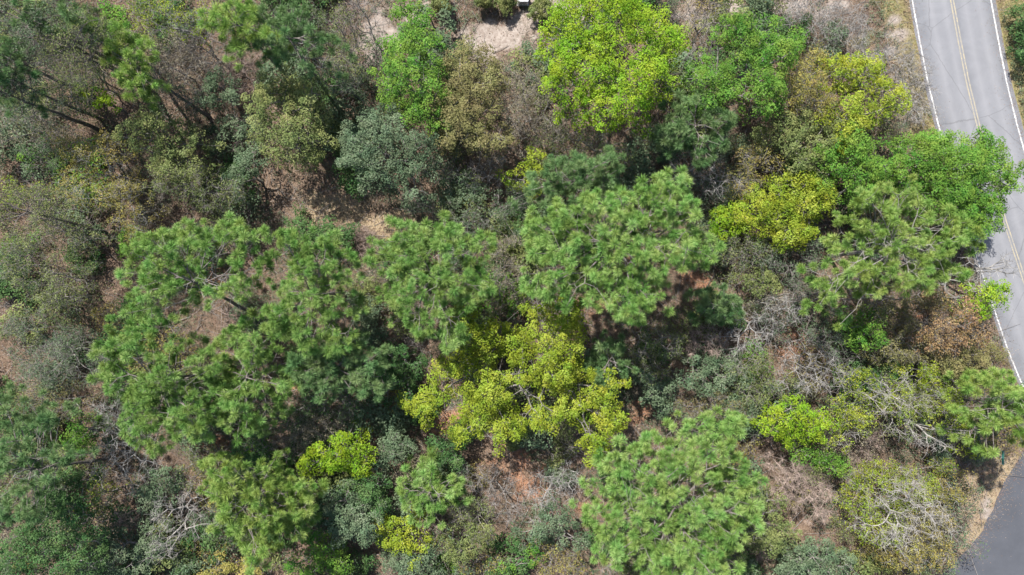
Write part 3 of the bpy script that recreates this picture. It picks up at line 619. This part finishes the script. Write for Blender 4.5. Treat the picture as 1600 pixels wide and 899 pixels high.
TAN = [(530, 325, 70, 28), (600, 345, 45, 22), (560, 340, 60, 20), (1528, 790, 60, 75), (1420, 100, 40, 60), (1400, 180, 40, 50), (1570, 730, 30, 40)]
RED = [(810, 740, 40, 34), (1090, 440, 30, 16), (1240, 545, 24, 18), (930, 470, 34, 20), (825, 760, 30, 20), (1000, 640, 20, 16), (620, 352, 14, 10), (1245, 520, 20, 14), (910, 790, 20, 14), (450, 600, 20, 14), (990, 420, 20, 20), (1205, 360, 20, 16), (430, 640, 16, 12), (700, 660, 30, 20), (330, 430, 30, 30), (340, 690, 26, 14)]
GRASS = [(1400, 10, 34, 40), (1430, 60, 16, 60), (1450, 150, 12, 60), (1590, 120, 30, 200), (1350, 60, 20, 16), (1455, 190, 16, 30), (1590, 560, 20, 16)]
def ground_fields(X, Y):
    n = GR2(X, Y) + .6 * GR3(X, Y)
    f = {}
    for key, lst in (('sand', SAND), ('tan', TAN), ('red', RED), ('grass', GRASS)):
        v = np.zeros_like(X)
        for e in lst: v = np.maximum(v, soft(*e[:2], X, Y, *e[2:], n))
        f[key] = v
    # verge strips along the road
    py = 449.5 - Y * F / H; px = 800 + X * F / H
    rl = road_left(py)
    dl = (rl - px) / 19; dr = (px - (rl + 125)) / 19
    vl = np.clip(1.6 - np.abs(dl - 1.0) + n * .5, 0, 1) * (py < 330)
    vr = np.clip(4.5 - np.abs(dr - 4.0) + n * .8, 0, 1)
    f['grass'] = np.maximum(f['grass'], np.maximum(vl * .75, vr))
    return f
def axis(a0, a1, b0, b1, fine, n_out):
    mid = np.arange(b0, b1 + 1e-6, fine)
    lo = b0 - np.geomspace(1, b0 - a0, n_out)[::-1]; hi = b1 + np.geomspace(1, a1 - b1, n_out)
    return np.concatenate([lo, mid, hi])
xs = axis(-900, 900, -56, 56, .28, 14); ys = axis(-900, 900, -34, 34, .28, 14)
GXX, GYY = np.meshgrid(xs, ys); X = GXX.ravel(); Y = GYY.ravel()
def ground_z(X, Y):
    py = 449.5 - Y * F / H; px = 800 + X * F / H
    rl = road_left(py)
    dd = np.minimum(np.clip((rl - px) / 19 - .8, 0, 99), 99)
    dd = np.where(px > rl + 62, np.clip((px - (rl + 125)) / 19 - .8, 0, 99), dd)
    ds = np.clip((side_edge_x(py) - px) / 19 - .5, 0, 99); ds = np.where(py < 600, 99, ds)
    k = np.clip(np.minimum(dd, ds) / 2.5, 0, 1)
    return k * (.16 * GR(X, Y) + .07 * GR2(X, Y) + .04) - .006
Z = ground_z(X, Y); Z = np.where((np.abs(X) > 60) | (np.abs(Y) > 40), np.minimum(Z, .1), Z)
nx, ny = len(xs), len(ys)
I = (np.arange(ny - 1)[:, None] * nx + np.arange(nx - 1)[None, :]).ravel()
FQ = np.stack([I, I + 1, I + nx + 1, I + nx], 1)
gm, t, p, out = new_mat('forest_floor')
gme = mk_mesh('ground', [(np.stack([X, Y, Z], 1), FQ, 0, None)], [gm], smooth=True)
ff = ground_fields(X, Y)
for key, v in ff.items():
    a = gme.attributes.new(key, 'FLOAT', 'POINT'); a.data.foreach_set('value', v.astype(np.float32))
N_ = t.nodes.new; LK = t.links.new
tc = N_('ShaderNodeTexCoord')
def noise(scale, detail=6, rough=.6):
    n = N_('ShaderNodeTexNoise'); n.inputs['Scale'].default_value = scale; n.inputs['Detail'].default_value = detail; n.inputs['Roughness'].default_value = rough
    LK(tc.outputs['Object'], n.inputs['Vector']); return n
def ramp(src, stops):
    cr = N_('ShaderNodeValToRGB'); e = cr.color_ramp.elements
    while len(e) < len(stops): e.new(.5)
    for q, (pos, c) in zip(e, stops): q.position = pos; q.color = (*c, 1)
    LK(src, cr.inputs[0]); return cr
def mixc(fac, a, b):
    m = N_('ShaderNodeMix'); m.data_type = 'RGBA'; LK(fac, m.inputs[0]); LK(a, m.inputs[6]); LK(b, m.inputs[7]); return m.outputs[2]
def attr(nm):
    a = N_('ShaderNodeAttribute'); a.attribute_name = nm; return a.outputs['Fac']
nA = noise(3.2, 8, .75); nB = noise(14, 6, .7); nC = noise(.5, 4)
litter = ramp(nA.outputs['Fac'], [(.30, (.055, .038, .028)), (.45, (.125, .086, .062)), (.55, (.21, .15, .108)), (.68, (.32, .24, .185))])
litter2 = ramp(nB.outputs['Fac'], [(.32, (.05, .036, .027)), (.5, (.15, .107, .078)), (.66, (.32, .245, .19))])
c = mixc(nC.outputs['Fac'], litter.outputs[0], litter2.outputs[0])
redc = ramp(nB.outputs['Fac'], [(.35, (.17, .085, .05)), (.6, (.42, .23, .145))]); c = mixc(attr('red'), c, redc.outputs[0])
tanc = ramp(nB.outputs['Fac'], [(.3, (.19, .14, .085)), (.5, (.31, .24, .155)), (.7, (.42, .34, .24))]); c = mixc(attr('tan'), c, tanc.outputs[0])
grc = ramp(nA.outputs['Fac'], [(.3, (.12, .12, .045)), (.5, (.21, .185, .085)), (.65, (.32, .26, .155))]); c = mixc(attr('grass'), c, grc.outputs[0])
sac = ramp(nA.outputs['Fac'], [(.3, (.20, .16, .135)), (.48, (.28, .235, .205)), (.65, (.38, .335, .30))]); c = mixc(attr('sand'), c, sac.outputs[0])
LK(c, p.inputs['Base Color']); p.inputs['Roughness'].default_value = .95; p.inputs['Specular IOR Level'].default_value = .1
bp = N_('ShaderNodeBump'); bp.inputs['Strength'].default_value = .7; bp.inputs['Distance'].default_value = .08; LK(nB.outputs['Fac'], bp.inputs['Height']); LK(bp.outputs[0], p.inputs['Normal'])
g = mk_obj('ground', gme); tag(g, kind='structure')

# ------------------------------------------------------------------ road, side road, painted lines
def strip(name, pys, fl, fr, z, mat, kind='structure', sub=6):
    vs = []; 
    for q in pys:
        a, b = fl(q), fr(q)
        for k in range(sub + 1): vs.append((gx(a + (b - a) * k / sub), gy(q), z))
    n = len(pys); w_ = sub + 1
    I = (np.arange(n - 1)[:, None] * w_ + np.arange(sub)[None, :]).ravel()
    Fq = np.stack([I, I + w_, I + w_ + 1, I + 1], 1)
    me = mk_mesh(name, [(np.array(vs), Fq, 0, None)], [mat])
    u = me.attributes.new('across', 'FLOAT', 'POINT'); u.data.foreach_set('value', np.tile(np.arange(w_) / sub, n).astype(np.float32))
    o = mk_obj(name, me)
    if kind: o['kind'] = kind
    return o
pys = list(np.arange(-1500, 1500, 4.0))
am, t, p, out = new_mat('old_asphalt')
N_ = t.nodes.new; LK = t.links.new; tc = N_('ShaderNodeTexCoord')
n1 = noise(30, 5, .8); n2 = noise(.43, 9, .72); n2.inputs['Distortion'].default_value = 1.5; n3 = noise(.32, 3)
base = ramp(n1.outputs['Fac'], [(.3, (.13, .135, .148)), (.7, (.195, .20, .218))])
big = ramp(n2.outputs['Fac'], [(.34, (.135, .14, .155)), (.46, (.16, .165, .18)), (.62, (.20, .205, .222))])
mxn = N_('ShaderNodeMix'); mxn.data_type = 'RGBA'; mxn.inputs[0].default_value = .5; LK(base.outputs[0], mxn.inputs[6]); LK(big.outputs[0], mxn.inputs[7])
ac = attr('across')
def track(pos, wid, amt, prev):      # worn polished wheel tracks run along the lanes
    s = N_('ShaderNodeMath'); s.operation = 'SUBTRACT'; LK(ac, s.inputs[0]); s.inputs[1].default_value = pos
    a_ = N_('ShaderNodeMath'); a_.operation = 'ABSOLUTE'; LK(s.outputs[0], a_.inputs[0])
    mr = N_('ShaderNodeMapRange'); mr.inputs[1].default_value = wid; mr.inputs[2].default_value = 0; mr.inputs[3].default_value = 0; mr.inputs[4].default_value = amt
    LK(a_.outputs[0], mr.inputs[0])
    mm = N_('ShaderNodeMath'); mm.operation = 'MULTIPLY'; LK(mr.outputs[0], mm.inputs[0]); mm.inputs[1].default_value = .4
    m = N_('ShaderNodeMix'); m.data_type = 'RGBA'; LK(mm.outputs[0], m.inputs[0]); LK(prev, m.inputs[6]); m.inputs[7].default_value = (.28, .28, .295, 1); return m.outputs[2]
c = mxn.outputs[2]
for pos in (.24, .40, .64, .80): c = track(pos, .11, 1.1, c)
# fine cracks
vo = N_('ShaderNodeTexVoronoi'); vo.feature = 'DISTANCE_TO_EDGE'; vo.inputs['Scale'].default_value = .20
wv = N_('ShaderNodeMix'); wv.data_type = 'RGBA'; wv.inputs[0].default_value = .25; LK(tc.outputs['Object'], wv.inputs[6]); LK(n2.outputs['Color'], wv.inputs[7]); LK(wv.outputs[2], vo.inputs['Vector'])
ck = N_('ShaderNodeMapRange'); ck.inputs[1].default_value = .0; ck.inputs[2].default_value = .006; ck.inputs[3].default_value = .55; ck.inputs[4].default_value = 0; LK(vo.outputs['Distance'], ck.inputs[0])
ckm = N_('ShaderNodeMix'); ckm.data_type = 'RGBA'; LK(ck.outputs[0], ckm.inputs[0]); LK(c, ckm.inputs[6]); ckm.inputs[7].default_value = (.10, .10, .105, 1)
LK(ckm.outputs[2], p.inputs['Base Color']); p.inputs['Roughness'].default_value = .9; p.inputs['Specular IOR Level'].default_value = .25
jn = Noise2(np.random.default_rng(77), 160)
strip('road', pys, lambda q: road_left(q) - 5 + 1.4 * float(jn(q * 1.0, 0.0)), lambda q: road_left(q) + 132 + 1.4 * float(jn(q * 1.0, 50.0)), 0.004, am, sub=16)
dm, t, p, out = new_mat('new_asphalt')
N_ = t.nodes.new; LK = t.links.new; tc = N_('ShaderNodeTexCoord')
n1 = noise(35, 5, .8); n2 = noise(.5, 4, .6)
b1 = ramp(n1.outputs['Fac'], [(.3, (.048, .052, .062)), (.7, (.085, .09, .104))]); b2 = ramp(n2.outputs['Fac'], [(.35, (.05, .054, .065)), (.65, (.08, .085, .10))])
mxn = N_('ShaderNodeMix'); mxn.data_type = 'RGBA'; mxn.inputs[0].default_value = .5; LK(b1.outputs[0], mxn.inputs[6]); LK(b2.outputs[0], mxn.inputs[7])
LK(mxn.outputs[2], p.inputs['Base Color']); p.inputs['Roughness'].default_value = .8
p2 = [q for q in np.arange(660, 1300, 8.0)]
sn = Noise2(np.random.default_rng(78), 40)
strip('side_road', p2, lambda q: side_edge_x(q) + 1.5 * float(sn(q * 1.0, 0.0)), lambda q: max(float(side_edge_x(q)) + 30, min(float(road_left(q)) + 20, 1900 - (q - 700) * 1.2)) , 0.0085, dm, sub=8)
def paint(name, c0, c1):
    m, t, p, out = new_mat(name)
    tc_ = t.nodes.new('ShaderNodeTexCoord'); n = t.nodes.new('ShaderNodeTexNoise'); n.inputs['Scale'].default_value = 1.7; n.inputs['Detail'].default_value = 10; n.inputs['Roughness'].default_value = .85; n.inputs['Distortion'].default_value = 2
    t.links.new(tc_.outputs['Object'], n.inputs['Vector'])
    cr = t.nodes.new('ShaderNodeValToRGB'); e = cr.color_ramp.elements; e[0].position = .42; e[0].color = (*c0, 1); e[1].position = .56; e[1].color = (*c1, 1)
    t.links.new(n.outputs['Fac'], cr.inputs[0]); t.links.new(cr.outputs[0], p.inputs['Base Color']); p.inputs['Roughness'].default_value = .8
    return m
WP = paint('worn_white_paint', (.26, .26, .27), (.66, .66, .65)); YP = paint('worn_yellow_paint', (.20, .20, .205), (.34, .295, .205))
pl = [q for q in pys if q < 900]
strip('edge_line', [q for q in pys if q < 640], lambda q: road_left(q), lambda q: road_left(q) + 2.2, 0.009, WP, sub=1)
strip('edge_line', pys, lambda q: road_left(q) + 123, lambda q: road_left(q) + 125.2, 0.009, WP, sub=1)
strip('centre_line', pl, lambda q: road_left(q) + 60.0, lambda q: road_left(q) + 62.2, 0.009, YP, sub=1)
strip('centre_line', pl, lambda q: road_left(q) + 64.4, lambda q: road_left(q) + 66.6, 0.009, YP, sub=1)

# ------------------------------------------------------------------ undergrowth shrubs: archetypes copied one by one
def on_road(px, py, m=18):
    rl = float(road_left(py))
    if rl - m < px < rl + 125 + m: return True
    if py > 640 and px > float(side_edge_x(py)) - m - 35: return True
    return False
KEEP_OPEN = [(1520, 790, 40, 60), (1540, 840, 50, 60), (1562, 745, 45, 50), (330, 500, 45, 40), (560, 640, 20, 40), (175, 450, 40, 34), (530, 325, 105, 42), (450, 300, 55, 50), (250, 150, 40, 20), (340, 180, 50, 25), (770, 15, 125, 50), (770, 62, 95, 48), (590, 40, 45, 60), (545, 328, 80, 30), (620, 345, 40, 20), (810, 742, 28, 24), (1400, 90, 50, 100), (1540, 770, 40, 80), (1590, 120, 40, 220), (440, 290, 40, 30), (235, 165, 20, 14), (270, 150, 50, 30), (430, 350, 40, 26), (180, 435, 26, 30), (1245, 530, 24, 20), (1405, 710, 60, 22), (340, 690, 30, 12), (1095, 440, 28, 14), (325, 505, 26, 28), (1290, 20, 60, 30), (1430, 180, 30, 50), (30, 555, 24, 20)]
arch = []
AR = [('leafy', 'greygreen', 2.2, 'grey-green leafy shrub'), ('leafy', 'deep', 2.0, 'dark green leafy shrub'), ('thin', 'olive', 2.6, 'olive twiggy shrub'),
      ('thin', 'tan', 2.2, 'brown-grey twiggy shrub'), ('bare', None, 2.4, 'leafless grey shrub'), ('thin', 'greygreen', 2.8, 'grey-green twiggy shrub'),
      ('leafy', 'olive', 2.0, 'olive leafy shrub'), ('dry', 'tan', 1.6, 'dry tan brush clump'), ('leafy', 'green', 1.6, 'bright green leafy shrub'), ('thin', 'gold', 2.2, 'yellowish twiggy shrub')]
WT = [.20, .18, .18, .06, .06, .14, .11, .02, .03, .04]
protos = {}
for a, (kind, pal, h, look) in enumerate(AR):
    for vv in range(2):
        q = np.random.default_rng(900 + a * 3 + vv)
        bl = [(0, 0, 1.15, 1.0)] + [(q.uniform(-.9, .9), q.uniform(-.9, .9), q.uniform(.5, .9), q.uniform(.5, .9)) for _ in range(3)]
        nm = {'leafy': 'leafy_shrub', 'thin': 'twiggy_shrub', 'bare': 'bare_shrub', 'dry': 'dead_shrub'}[kind]
        n0 = len(CROWNS)
        o = make_plant(kind, pal, h, bl, 'x', 3000 + a * 7 + vv, name=nm, cat='shrub', at_world=True, single=True, bark={'bare': 'grey', 'dry': 'brown'}.get(kind, 'dark'))
        del CROWNS[n0:]
        protos[(a, vv)] = [o, False]
rs = np.random.default_rng(4242)
CR = np.array(CROWNS)
cand = []
tries = 0
while len(cand) < 420 and tries < 30000:
    tries += 1
    px, py = rs.uniform(-15, 1600), rs.uniform(-15, 910)
    if on_road(px, py): continue
    if any(((px - a) / b_) ** 2 + ((py - b) / c_) ** 2 < 1 for a, b, b_, c_ in KEEP_OPEN): continue
    x, y = gx(px), gy(py)
    zc = 1.2
    # how deep under a tree crown (seen from above the crown shifts outward)
    d = ((gx(px) * (1) - CR[:, 0]) / CR[:, 2]) ** 2 + ((gy(py) - CR[:, 1]) / CR[:, 3]) ** 2
    if d.min() < .30 and rs.random() < .9: continue
    if cand and min((px - c_[0]) ** 2 + (py - c_[1]) ** 2 for c_ in cand) < 18.5 ** 2: continue
    cand.append((px, py))
RELS = lambda dx, dy: ('below' if dy > 0 else 'above') if abs(dy) > abs(dx) else ('right of' if dx > 0 else 'left of')
rows = []
for (px, py) in cand:
    wts = np.array(WT)
    if py < 330 and px < 420: wts = wts * [1, .8, 1, 1.4, 1.5, 1.2, .6, 1, .4, .5]
    if px > 1150 and py > 400: wts = wts * [1, .5, 1.4, 1.4, 1.5, 1, 1.2, 1.6, 1, 2]
    if px < 640 and py > 500: wts = wts * [1.6, 1.6, .7, .7, 1, 1.3, .6, .4, .6, .5]
    a = int(rs.choice(len(AR), p=wts / wts.sum()))
    lm = min(LAND, key=lambda L: math.hypot(px - L[1], py - L[2]) - L[3] * .6)
    rows.append([px, py, a, lm, RELS(px - lm[1], py - lm[2]), math.hypot(px - lm[1], py - lm[2])])
from collections import defaultdict
buckets = defaultdict(list)
for r in rows: buckets[(r[2], r[3][0], r[4])].append(r)
ORD = ['nearest', 'second nearest', 'third nearest', 'fourth nearest', 'fifth nearest', 'sixth nearest', 'seventh nearest', 'eighth nearest', 'ninth nearest', 'tenth nearest', 'eleventh nearest', 'twelfth nearest']
for key, lst in buckets.items():
    lst.sort(key=lambda r: r[5])
    for k, r in enumerate(lst):
        look = AR[key[0]][3]
        pos = f'{key[2]} {key[1]}'
        if len(lst) == 1: lab = f'small {look} {pos}'
        else: lab = f'small {look} {pos}, {ORD[min(k, 11)]} to it'
        if len(lst) == 2: lab = f'small {look} {pos}, the {"nearer" if k == 0 else "farther"} of two'
        vv = int(rs.integers(2)); pr = protos[(key[0], vv)]
        if not pr[1]: o = pr[0]; pr[1] = True
        else: o = pr[0].copy(); COL.objects.link(o)
        x, y = gx(r[0]), gy(r[1])
        o.location = (x, y, float(ground_z(np.array([x]), np.array([y]))[0]) - .05)
        s = rs.uniform(.8, 1.5); o.scale = (s * rs.uniform(.85, 1.15), s * rs.uniform(.85, 1.15), s); o.rotation_euler = (0, 0, rs.uniform(0, 2 * pi))
        tag(o, lab, 'shrub', 'understorey shrubs under the trees')
for pr in protos.values():
    if not pr[1]: bpy.data.objects.remove(pr[0])
print('UNDER', len(rows))

# ------------------------------------------------------------------ clipped shrubs in a row at the top edge, white box between them
def hedge_shrub(px, py, r, h, seed, label):
    rng = np.random.default_rng(seed)
    o = mk_obj('clipped_shrub', None, loc=(gx(px, h * .6), gy(py, h * .6), 0)); tag(o, label, 'shrub', 'clipped shrubs in a row at the top edge')
    n = 330
    d = unit(rng.normal(size=(n, 3))); d[:, 2] = np.abs(d[:, 2]) * 1.0
    nz_ = Noise2(rng, 1.4); P = d * np.array([r, r, h * .5]) * (rng.uniform(.7, 1.0, n) * (1 + .28 * nz_(d[:, 0] * 1.2 + d[:, 2], d[:, 1] * 1.2)))[:, None] + np.array([0, 0, h * .45])
    V, Fq, v = leaf_cloud(P, rng, .17, 26, .085, flat=.8, up=.4)
    mk_obj('foliage', mk_mesh('foliage', [(V, Fq, 0, v)], [LM['olive']]), o)
    p0, p1, r0, r1, N = skeleton(P[:60], np.array([0, 0, -.1]), rng, .06, fork=.3, stop=1)
    V, Fq = tubes(p0, p1, r0, r1, 4); mk_obj('stems', mk_mesh('stems', [(V, Fq, 0, None)], [BK['dark']]), o)
hedge_shrub(688, 2, .95, 2.1, 1, 'grey-green clipped shrub at the left end of the row along the top edge')
hedge_shrub(757, 0, .68, 2.0, 2, 'small clipped shrub in the top row, left of the middle one')
hedge_shrub(789, 2, .85, 1.9, 3, 'clipped shrub in the top row just left of the white box')
hedge_shrub(846, 14, .95, 1.7, 4, 'clipped shrub right of the white box, against the big lime-green tree')
import bmesh
def bm_box(sx, sy, sz, loc=(0, 0, 0), bev=.0, rotz=0, seg=2):
    bm = bmesh.new(); bmesh.ops.create_cube(bm, size=1)
    for v in bm.verts: v.co.x *= sx; v.co.y *= sy; v.co.z *= sz
    if bev: bmesh.ops.bevel(bm, geom=bm.edges[:], offset=bev, segments=seg, affect='EDGES', profile=.6)
    from mathutils import Matrix
    bmesh.ops.transform(bm, matrix=Matrix.Translation(loc) @ Matrix.Rotation(rotz, 4, 'Z'), verts=bm.verts)
    return bm
def bm_obj(name, bms, mat, parent):
    me = bpy.data.meshes.new(name); tot = bmesh.new()
    for b in bms:
        tmp = bpy.data.meshes.new('t'); b.to_mesh(tmp); tot.from_mesh(tmp); b.free(); bpy.data.meshes.remove(tmp)
    tot.to_mesh(me); tot.free(); me.materials.append(mat)
    o = bpy.data.objects.new(name, me); COL.objects.link(o)
    if parent: o.parent = parent
    return o
def plain(name, c, rough=.5, metal=0, var=.12):
    m, t, p, out = new_mat(name)
    tc_ = t.nodes.new('ShaderNodeTexCoord'); n = t.nodes.new('ShaderNodeTexNoise'); n.inputs['Scale'].default_value = 9; n.inputs['Detail'].default_value = 6
    t.links.new(tc_.outputs['Object'], n.inputs['Vector'])
    cr = t.nodes.new('ShaderNodeValToRGB'); e = cr.color_ramp.elements; e[0].position = .3; e[0].color = (*[k * (1 - var) for k in c], 1); e[1].position = .7; e[1].color = (*[min(1, k * (1 + var)) for k in c], 1)
    t.links.new(n.outputs['Fac'], cr.inputs[0]); t.links.new(cr.outputs[0], p.inputs['Base Color']); p.inputs['Roughness'].default_value = rough; p.inputs['Metallic'].default_value = metal
    return m
WM = plain('white_enamel', (.72, .73, .78), .4); GMt = plain('green_enamel', (.015, .25, .18), .45); SM = plain('galvanised_steel', (.45, .46, .47), .45, .8); CM = plain('concrete', (.36, .35, .33), .9)
bx = mk_obj('utility_box', None, loc=(gx(817, .8), gy(-5, .8), 0)); tag(bx, 'white boxy cabinet showing between two clipped shrubs at the top edge', 'box')
bm_obj('cabinet', [bm_box(.8, .8, .8, (0, 0, .48), .03)], WM, bx)
bm_obj('lid', [bm_box(.88, .88, .06, (0, 0, .91), .02)], WM, bx)
bm_obj('louvre', [bm_box(.5, .02, .025, (0, -.405, .35 + .07 * q_)) for q_ in range(5)], SM, bx)
bm_obj('handle', [bm_box(.03, .04, .14, (.3, -.415, .62), .008)], SM, bx)
bm_obj('base', [bm_box(.95, .95, .08, (0, 0, .04), .01)], CM, bx)

# ------------------------------------------------------------------ street sign by the side road
sx, sy = gx(1565, 2.6), gy(715, 2.6)
sg = mk_obj('street_sign', None, loc=(sx, sy, 0)); tag(sg, 'green street-name sign on a thin post where the side road meets the verge', 'street sign')
def cyl(r, z0, z1, seg=12):
    bm = bmesh.new(); bmesh.ops.create_cone(bm, cap_ends=True, segments=seg, radius1=r, radius2=r, depth=z1 - z0)
    for v in bm.verts: v.co.z += (z0 + z1) / 2
    return bm
bm_obj('post', [cyl(.035, -.1, 2.62)], SM, sg)
bl = bm_obj('sign_blade', [bm_box(.025, 1.10, .26, (0, 0, 2.76), .006, 0)], GMt, sg)
bm_obj('border', [bm_box(.029, 1.04, .018, (0, 0, 2.655), 0), bm_box(.029, 1.04, .018, (0, 0, 2.865), 0), bm_box(.029, .018, .19, (0, .52, 2.76), 0), bm_box(.029, .018, .19, (0, -.52, 2.76), 0)], WM, bl)
bm_obj('bracket', [cyl(.045, 2.58, 2.64)], SM, sg)

# ------------------------------------------------------------------ litter, twigs, weeds and grass: countless, one object each
rs = np.random.default_rng(99)
def scatter(n, box=(-46, 44, -27, 27)):
    x = rs.uniform(box[0], box[1], n); y = rs.uniform(box[2], box[3], n)
    py = 449.5 - y * F / H; px = 800 + x * F / H
    rl = road_left(py)
    ok = ~((px > rl - 6) & (px < rl + 134)) & ~((py > 640) & (px > side_edge_x(py) - 3))
    return x[ok], y[ok]
x, y = scatter(330000); f = ground_fields(x, y)
k = rs.random(len(x)) > f['sand'] * .9 + f['grass'] * .5; x, y = x[k], y[k]
z = ground_z(x, y)
nr = unit(rs.normal(size=(len(x), 3)) * .5 + np.array([0, 0, 1]))
L = rs.uniform(.05, .16, len(x))
V, Fq = rhombs(np.stack([x, y, z + rs.uniform(.01, .07, len(x))], 1), nr, L, L * rs.uniform(.35, .7, len(x)), rs, .15)
LIT = leaf_mat('dead_leaves', [(.06, .038, .028), (.15, .10, .07), (.27, .19, .135), (.42, .335, .27)], .05, .9, .1)
o = mk_obj('leaf_litter', mk_mesh('leaf_litter', [(V, Fq, 0, np.repeat(np.clip(rs.normal(.45, .25, len(x)), 0, 1), 4))], [LIT])); tag(o, 'brown fallen leaves and needles covering the forest floor', 'leaf litter', kind='stuff')
# leaves and grit blown onto the asphalt, mostly along its edges
n_ = 30000; yy = rs.uniform(-26, 27, n_); py = 449.5 - yy * F / H; side = rs.random(n_)
off = rs.exponential(7, n_)
pxl = np.where(side < .5, road_left(py) - 6 + off, road_left(py) + 131 - off)
m_ = (py > 700) | (side > .985); pxl = np.where(m_, side_edge_x(py) - 2 + rs.exponential(14, n_), pxl)
kk = rs.random(n_) < .30; pxl, yy = pxl[kk], yy[kk]; xx = (pxl - 800) / F * H; n_ = len(xx)
L = rs.uniform(.03, .08, n_); V, Fq = rhombs(np.stack([xx, yy, np.full(n_, .025)], 1), unit(rs.normal(size=(n_, 3)) * .25 + np.array([0, 0, 1])), L, L * .6, rs, .1)
o = mk_obj('road_debris', mk_mesh('road_debris', [(V, Fq, 0, np.repeat(np.clip(rs.normal(.55, .25, n_), 0, 1), 4))], [LIT])); tag(o, 'dry leaves and grit blown along the edges of the asphalt', 'road debris', kind='stuff')
# fallen sticks
x, y = scatter(26000); f = ground_fields(x, y); k = rs.random(len(x)) > np.maximum(f['sand'], f['grass']) * .8; x, y = x[k], y[k]
z = ground_z(x, y); a = rs.uniform(0, 2 * pi, len(x)); L = rs.gamma(1.6, .42, len(x)) + .15
p0 = np.stack([x, y, z + .04], 1); p1 = p0 + np.stack([np.cos(a) * L, np.sin(a) * L, rs.uniform(0, .25, len(x))], 1)
rr = rs.uniform(.006, .014, len(x)) * (1 + L * .6); V, Fq = tubes(p0, p1, rr, rr * .5, 3)
o = mk_obj('fallen_twigs', mk_mesh('fallen_twigs', [(V, Fq, 0, None)], [BK['grey']])); tag(o, 'grey fallen twigs scattered over the litter', 'twigs', kind='stuff')
# low weeds, in drifts
wn = Noise2(np.random.default_rng(31), 5.5)
x, y = scatter(60000); f = ground_fields(x, y)
k = (wn(x, y) + rs.normal(0, .35, len(x)) > .15) & (rs.random(len(x)) > np.maximum(f['sand'] * .95, np.maximum(f['tan'] * .9, f['red'] * .7))); x, y = x[k], y[k]
z = ground_z(x, y)
V, Fq, v = leaf_cloud(np.stack([x, y, z + .15], 1), rs, .22, 13, .085, flat=.9, up=.5)
o = mk_obj('ground_cover', mk_mesh('ground_cover', [(V, Fq, 0, v)], [LM['greygreen']])); tag(o, 'low green weeds and seedlings between the trees', 'ground cover', kind='stuff')
# dead brush: short dry stems in drifts
x, y = scatter(45000); f = ground_fields(x, y)
k = (wn(x + 40, y) + rs.normal(0, .4, len(x)) > .1) & (rs.random(len(x)) > np.maximum(f['sand'] * .8, f['tan'] * .8)); x, y = x[k], y[k]
z = ground_z(x, y)
A, B = twigs(np.stack([x, y, z], 1), rs, 5, .55, .009, up=1.1)
BRM = bark_mat('dry_stems', (.12, .115, .075), (.27, .25, .18), 2)
o = mk_obj('dry_brush', mk_mesh('dry_brush', [(A[0], A[1], 0, None), (B[0], B[1], 0, None)], [BRM])); tag(o, 'dry leafless stems standing in the undergrowth', 'brush', kind='stuff')
# grass on the verges and the clearings
x, y = scatter(150000, (20, 52, -27, 27)); x2, y2 = scatter(60000, (-18, 6, 2, 27)); x = np.concatenate([x, x2]); y = np.concatenate([y, y2])
f = ground_fields(x, y); k = rs.random(len(x)) < np.maximum(f['grass'], f['tan'] * .8) * .9 + f['sand'] * .12; x, y = x[k], y[k]
z = ground_z(x, y); n = len(x)
a = rs.uniform(0, 2 * pi, n); hh = rs.uniform(.05, .14, n); c0 = np.stack([x, y, z - .01], 1); w_ = .012
sd_ = np.stack([np.cos(a) * w_, np.sin(a) * w_, 0 * a], 1); ln = np.stack([rs.normal(0, .06, n), rs.normal(0, .06, n), hh], 1)
V = np.stack([c0 - sd_, c0 + sd_, c0 + ln + sd_ * .4, c0 + ln - sd_ * .4], 1).reshape(-1, 3)
GRM = leaf_mat('verge_grass', [(.10, .12, .03), (.20, .18, .07), (.34, .28, .16)], .2, .8, .1)
o = mk_obj('grass', mk_mesh('grass', [(V, np.arange(4 * n).reshape(-1, 4), 0, np.repeat(np.clip(rs.normal(.5, .3, n), 0, 1), 4))], [GRM])); tag(o, 'short dry green-brown grass on the verges and clearing', 'grass', kind='stuff')

# the wood goes on round the part the photograph shows
rw = np.random.default_rng(555); Pn = []; Wd = []
for gxw in np.arange(-74, 76, 5.2):
    for gyw in np.arange(-56, 58, 5.2):
        cx, cy = gxw + rw.uniform(-1.6, 1.6), gyw + rw.uniform(-1.6, 1.6); r = rw.uniform(2.2, 3.4)
        if abs(cx) - r < 43.5 and abs(cy) - r < 24.8: continue
        py = 449.5 - cy * F / H; px = 800 + cx * F / H; rl = float(road_left(py))
        if rl - 75 < px < rl + 230: continue
        if py > 600 and px > float(side_edge_x(py)) - 70 : continue
        if -16 < cx < 34 and cy > 0 and cy < 46: continue
        h = rw.uniform(5.5, 10)
        q = crown_points([(cx, cy, r, r * rw.uniform(.8, 1.1)), (cx + rw.uniform(-1, 1), cy + rw.uniform(-1, 1), r * .6, r * .6)], rw, .75, h * .45, h, layers=2, gap=.1, billow=.5, ls=1.7)
        Pn.append(q); Wd.append((cx, cy, h))
Pn = np.concatenate(Pn); V, Fq, v = leaf_cloud(Pn, rw, .62, 26, .22)
W_ = np.array(Wd); A = tubes(np.stack([W_[:, 0], W_[:, 1], W_[:, 2] * 0 - .3], 1), np.stack([W_[:, 0], W_[:, 1], W_[:, 2] * .75], 1), W_[:, 2] * .02, W_[:, 2] * .008, 6)
o = mk_obj('surrounding_woods', mk_mesh('surrounding_woods', [(V, Fq, 0, v), (A[0], A[1], 1, None)], [LM['olive'], BK['dark']])); tag(o, 'mixed woods continuing beyond the edges of the view', 'woods', kind='stuff')
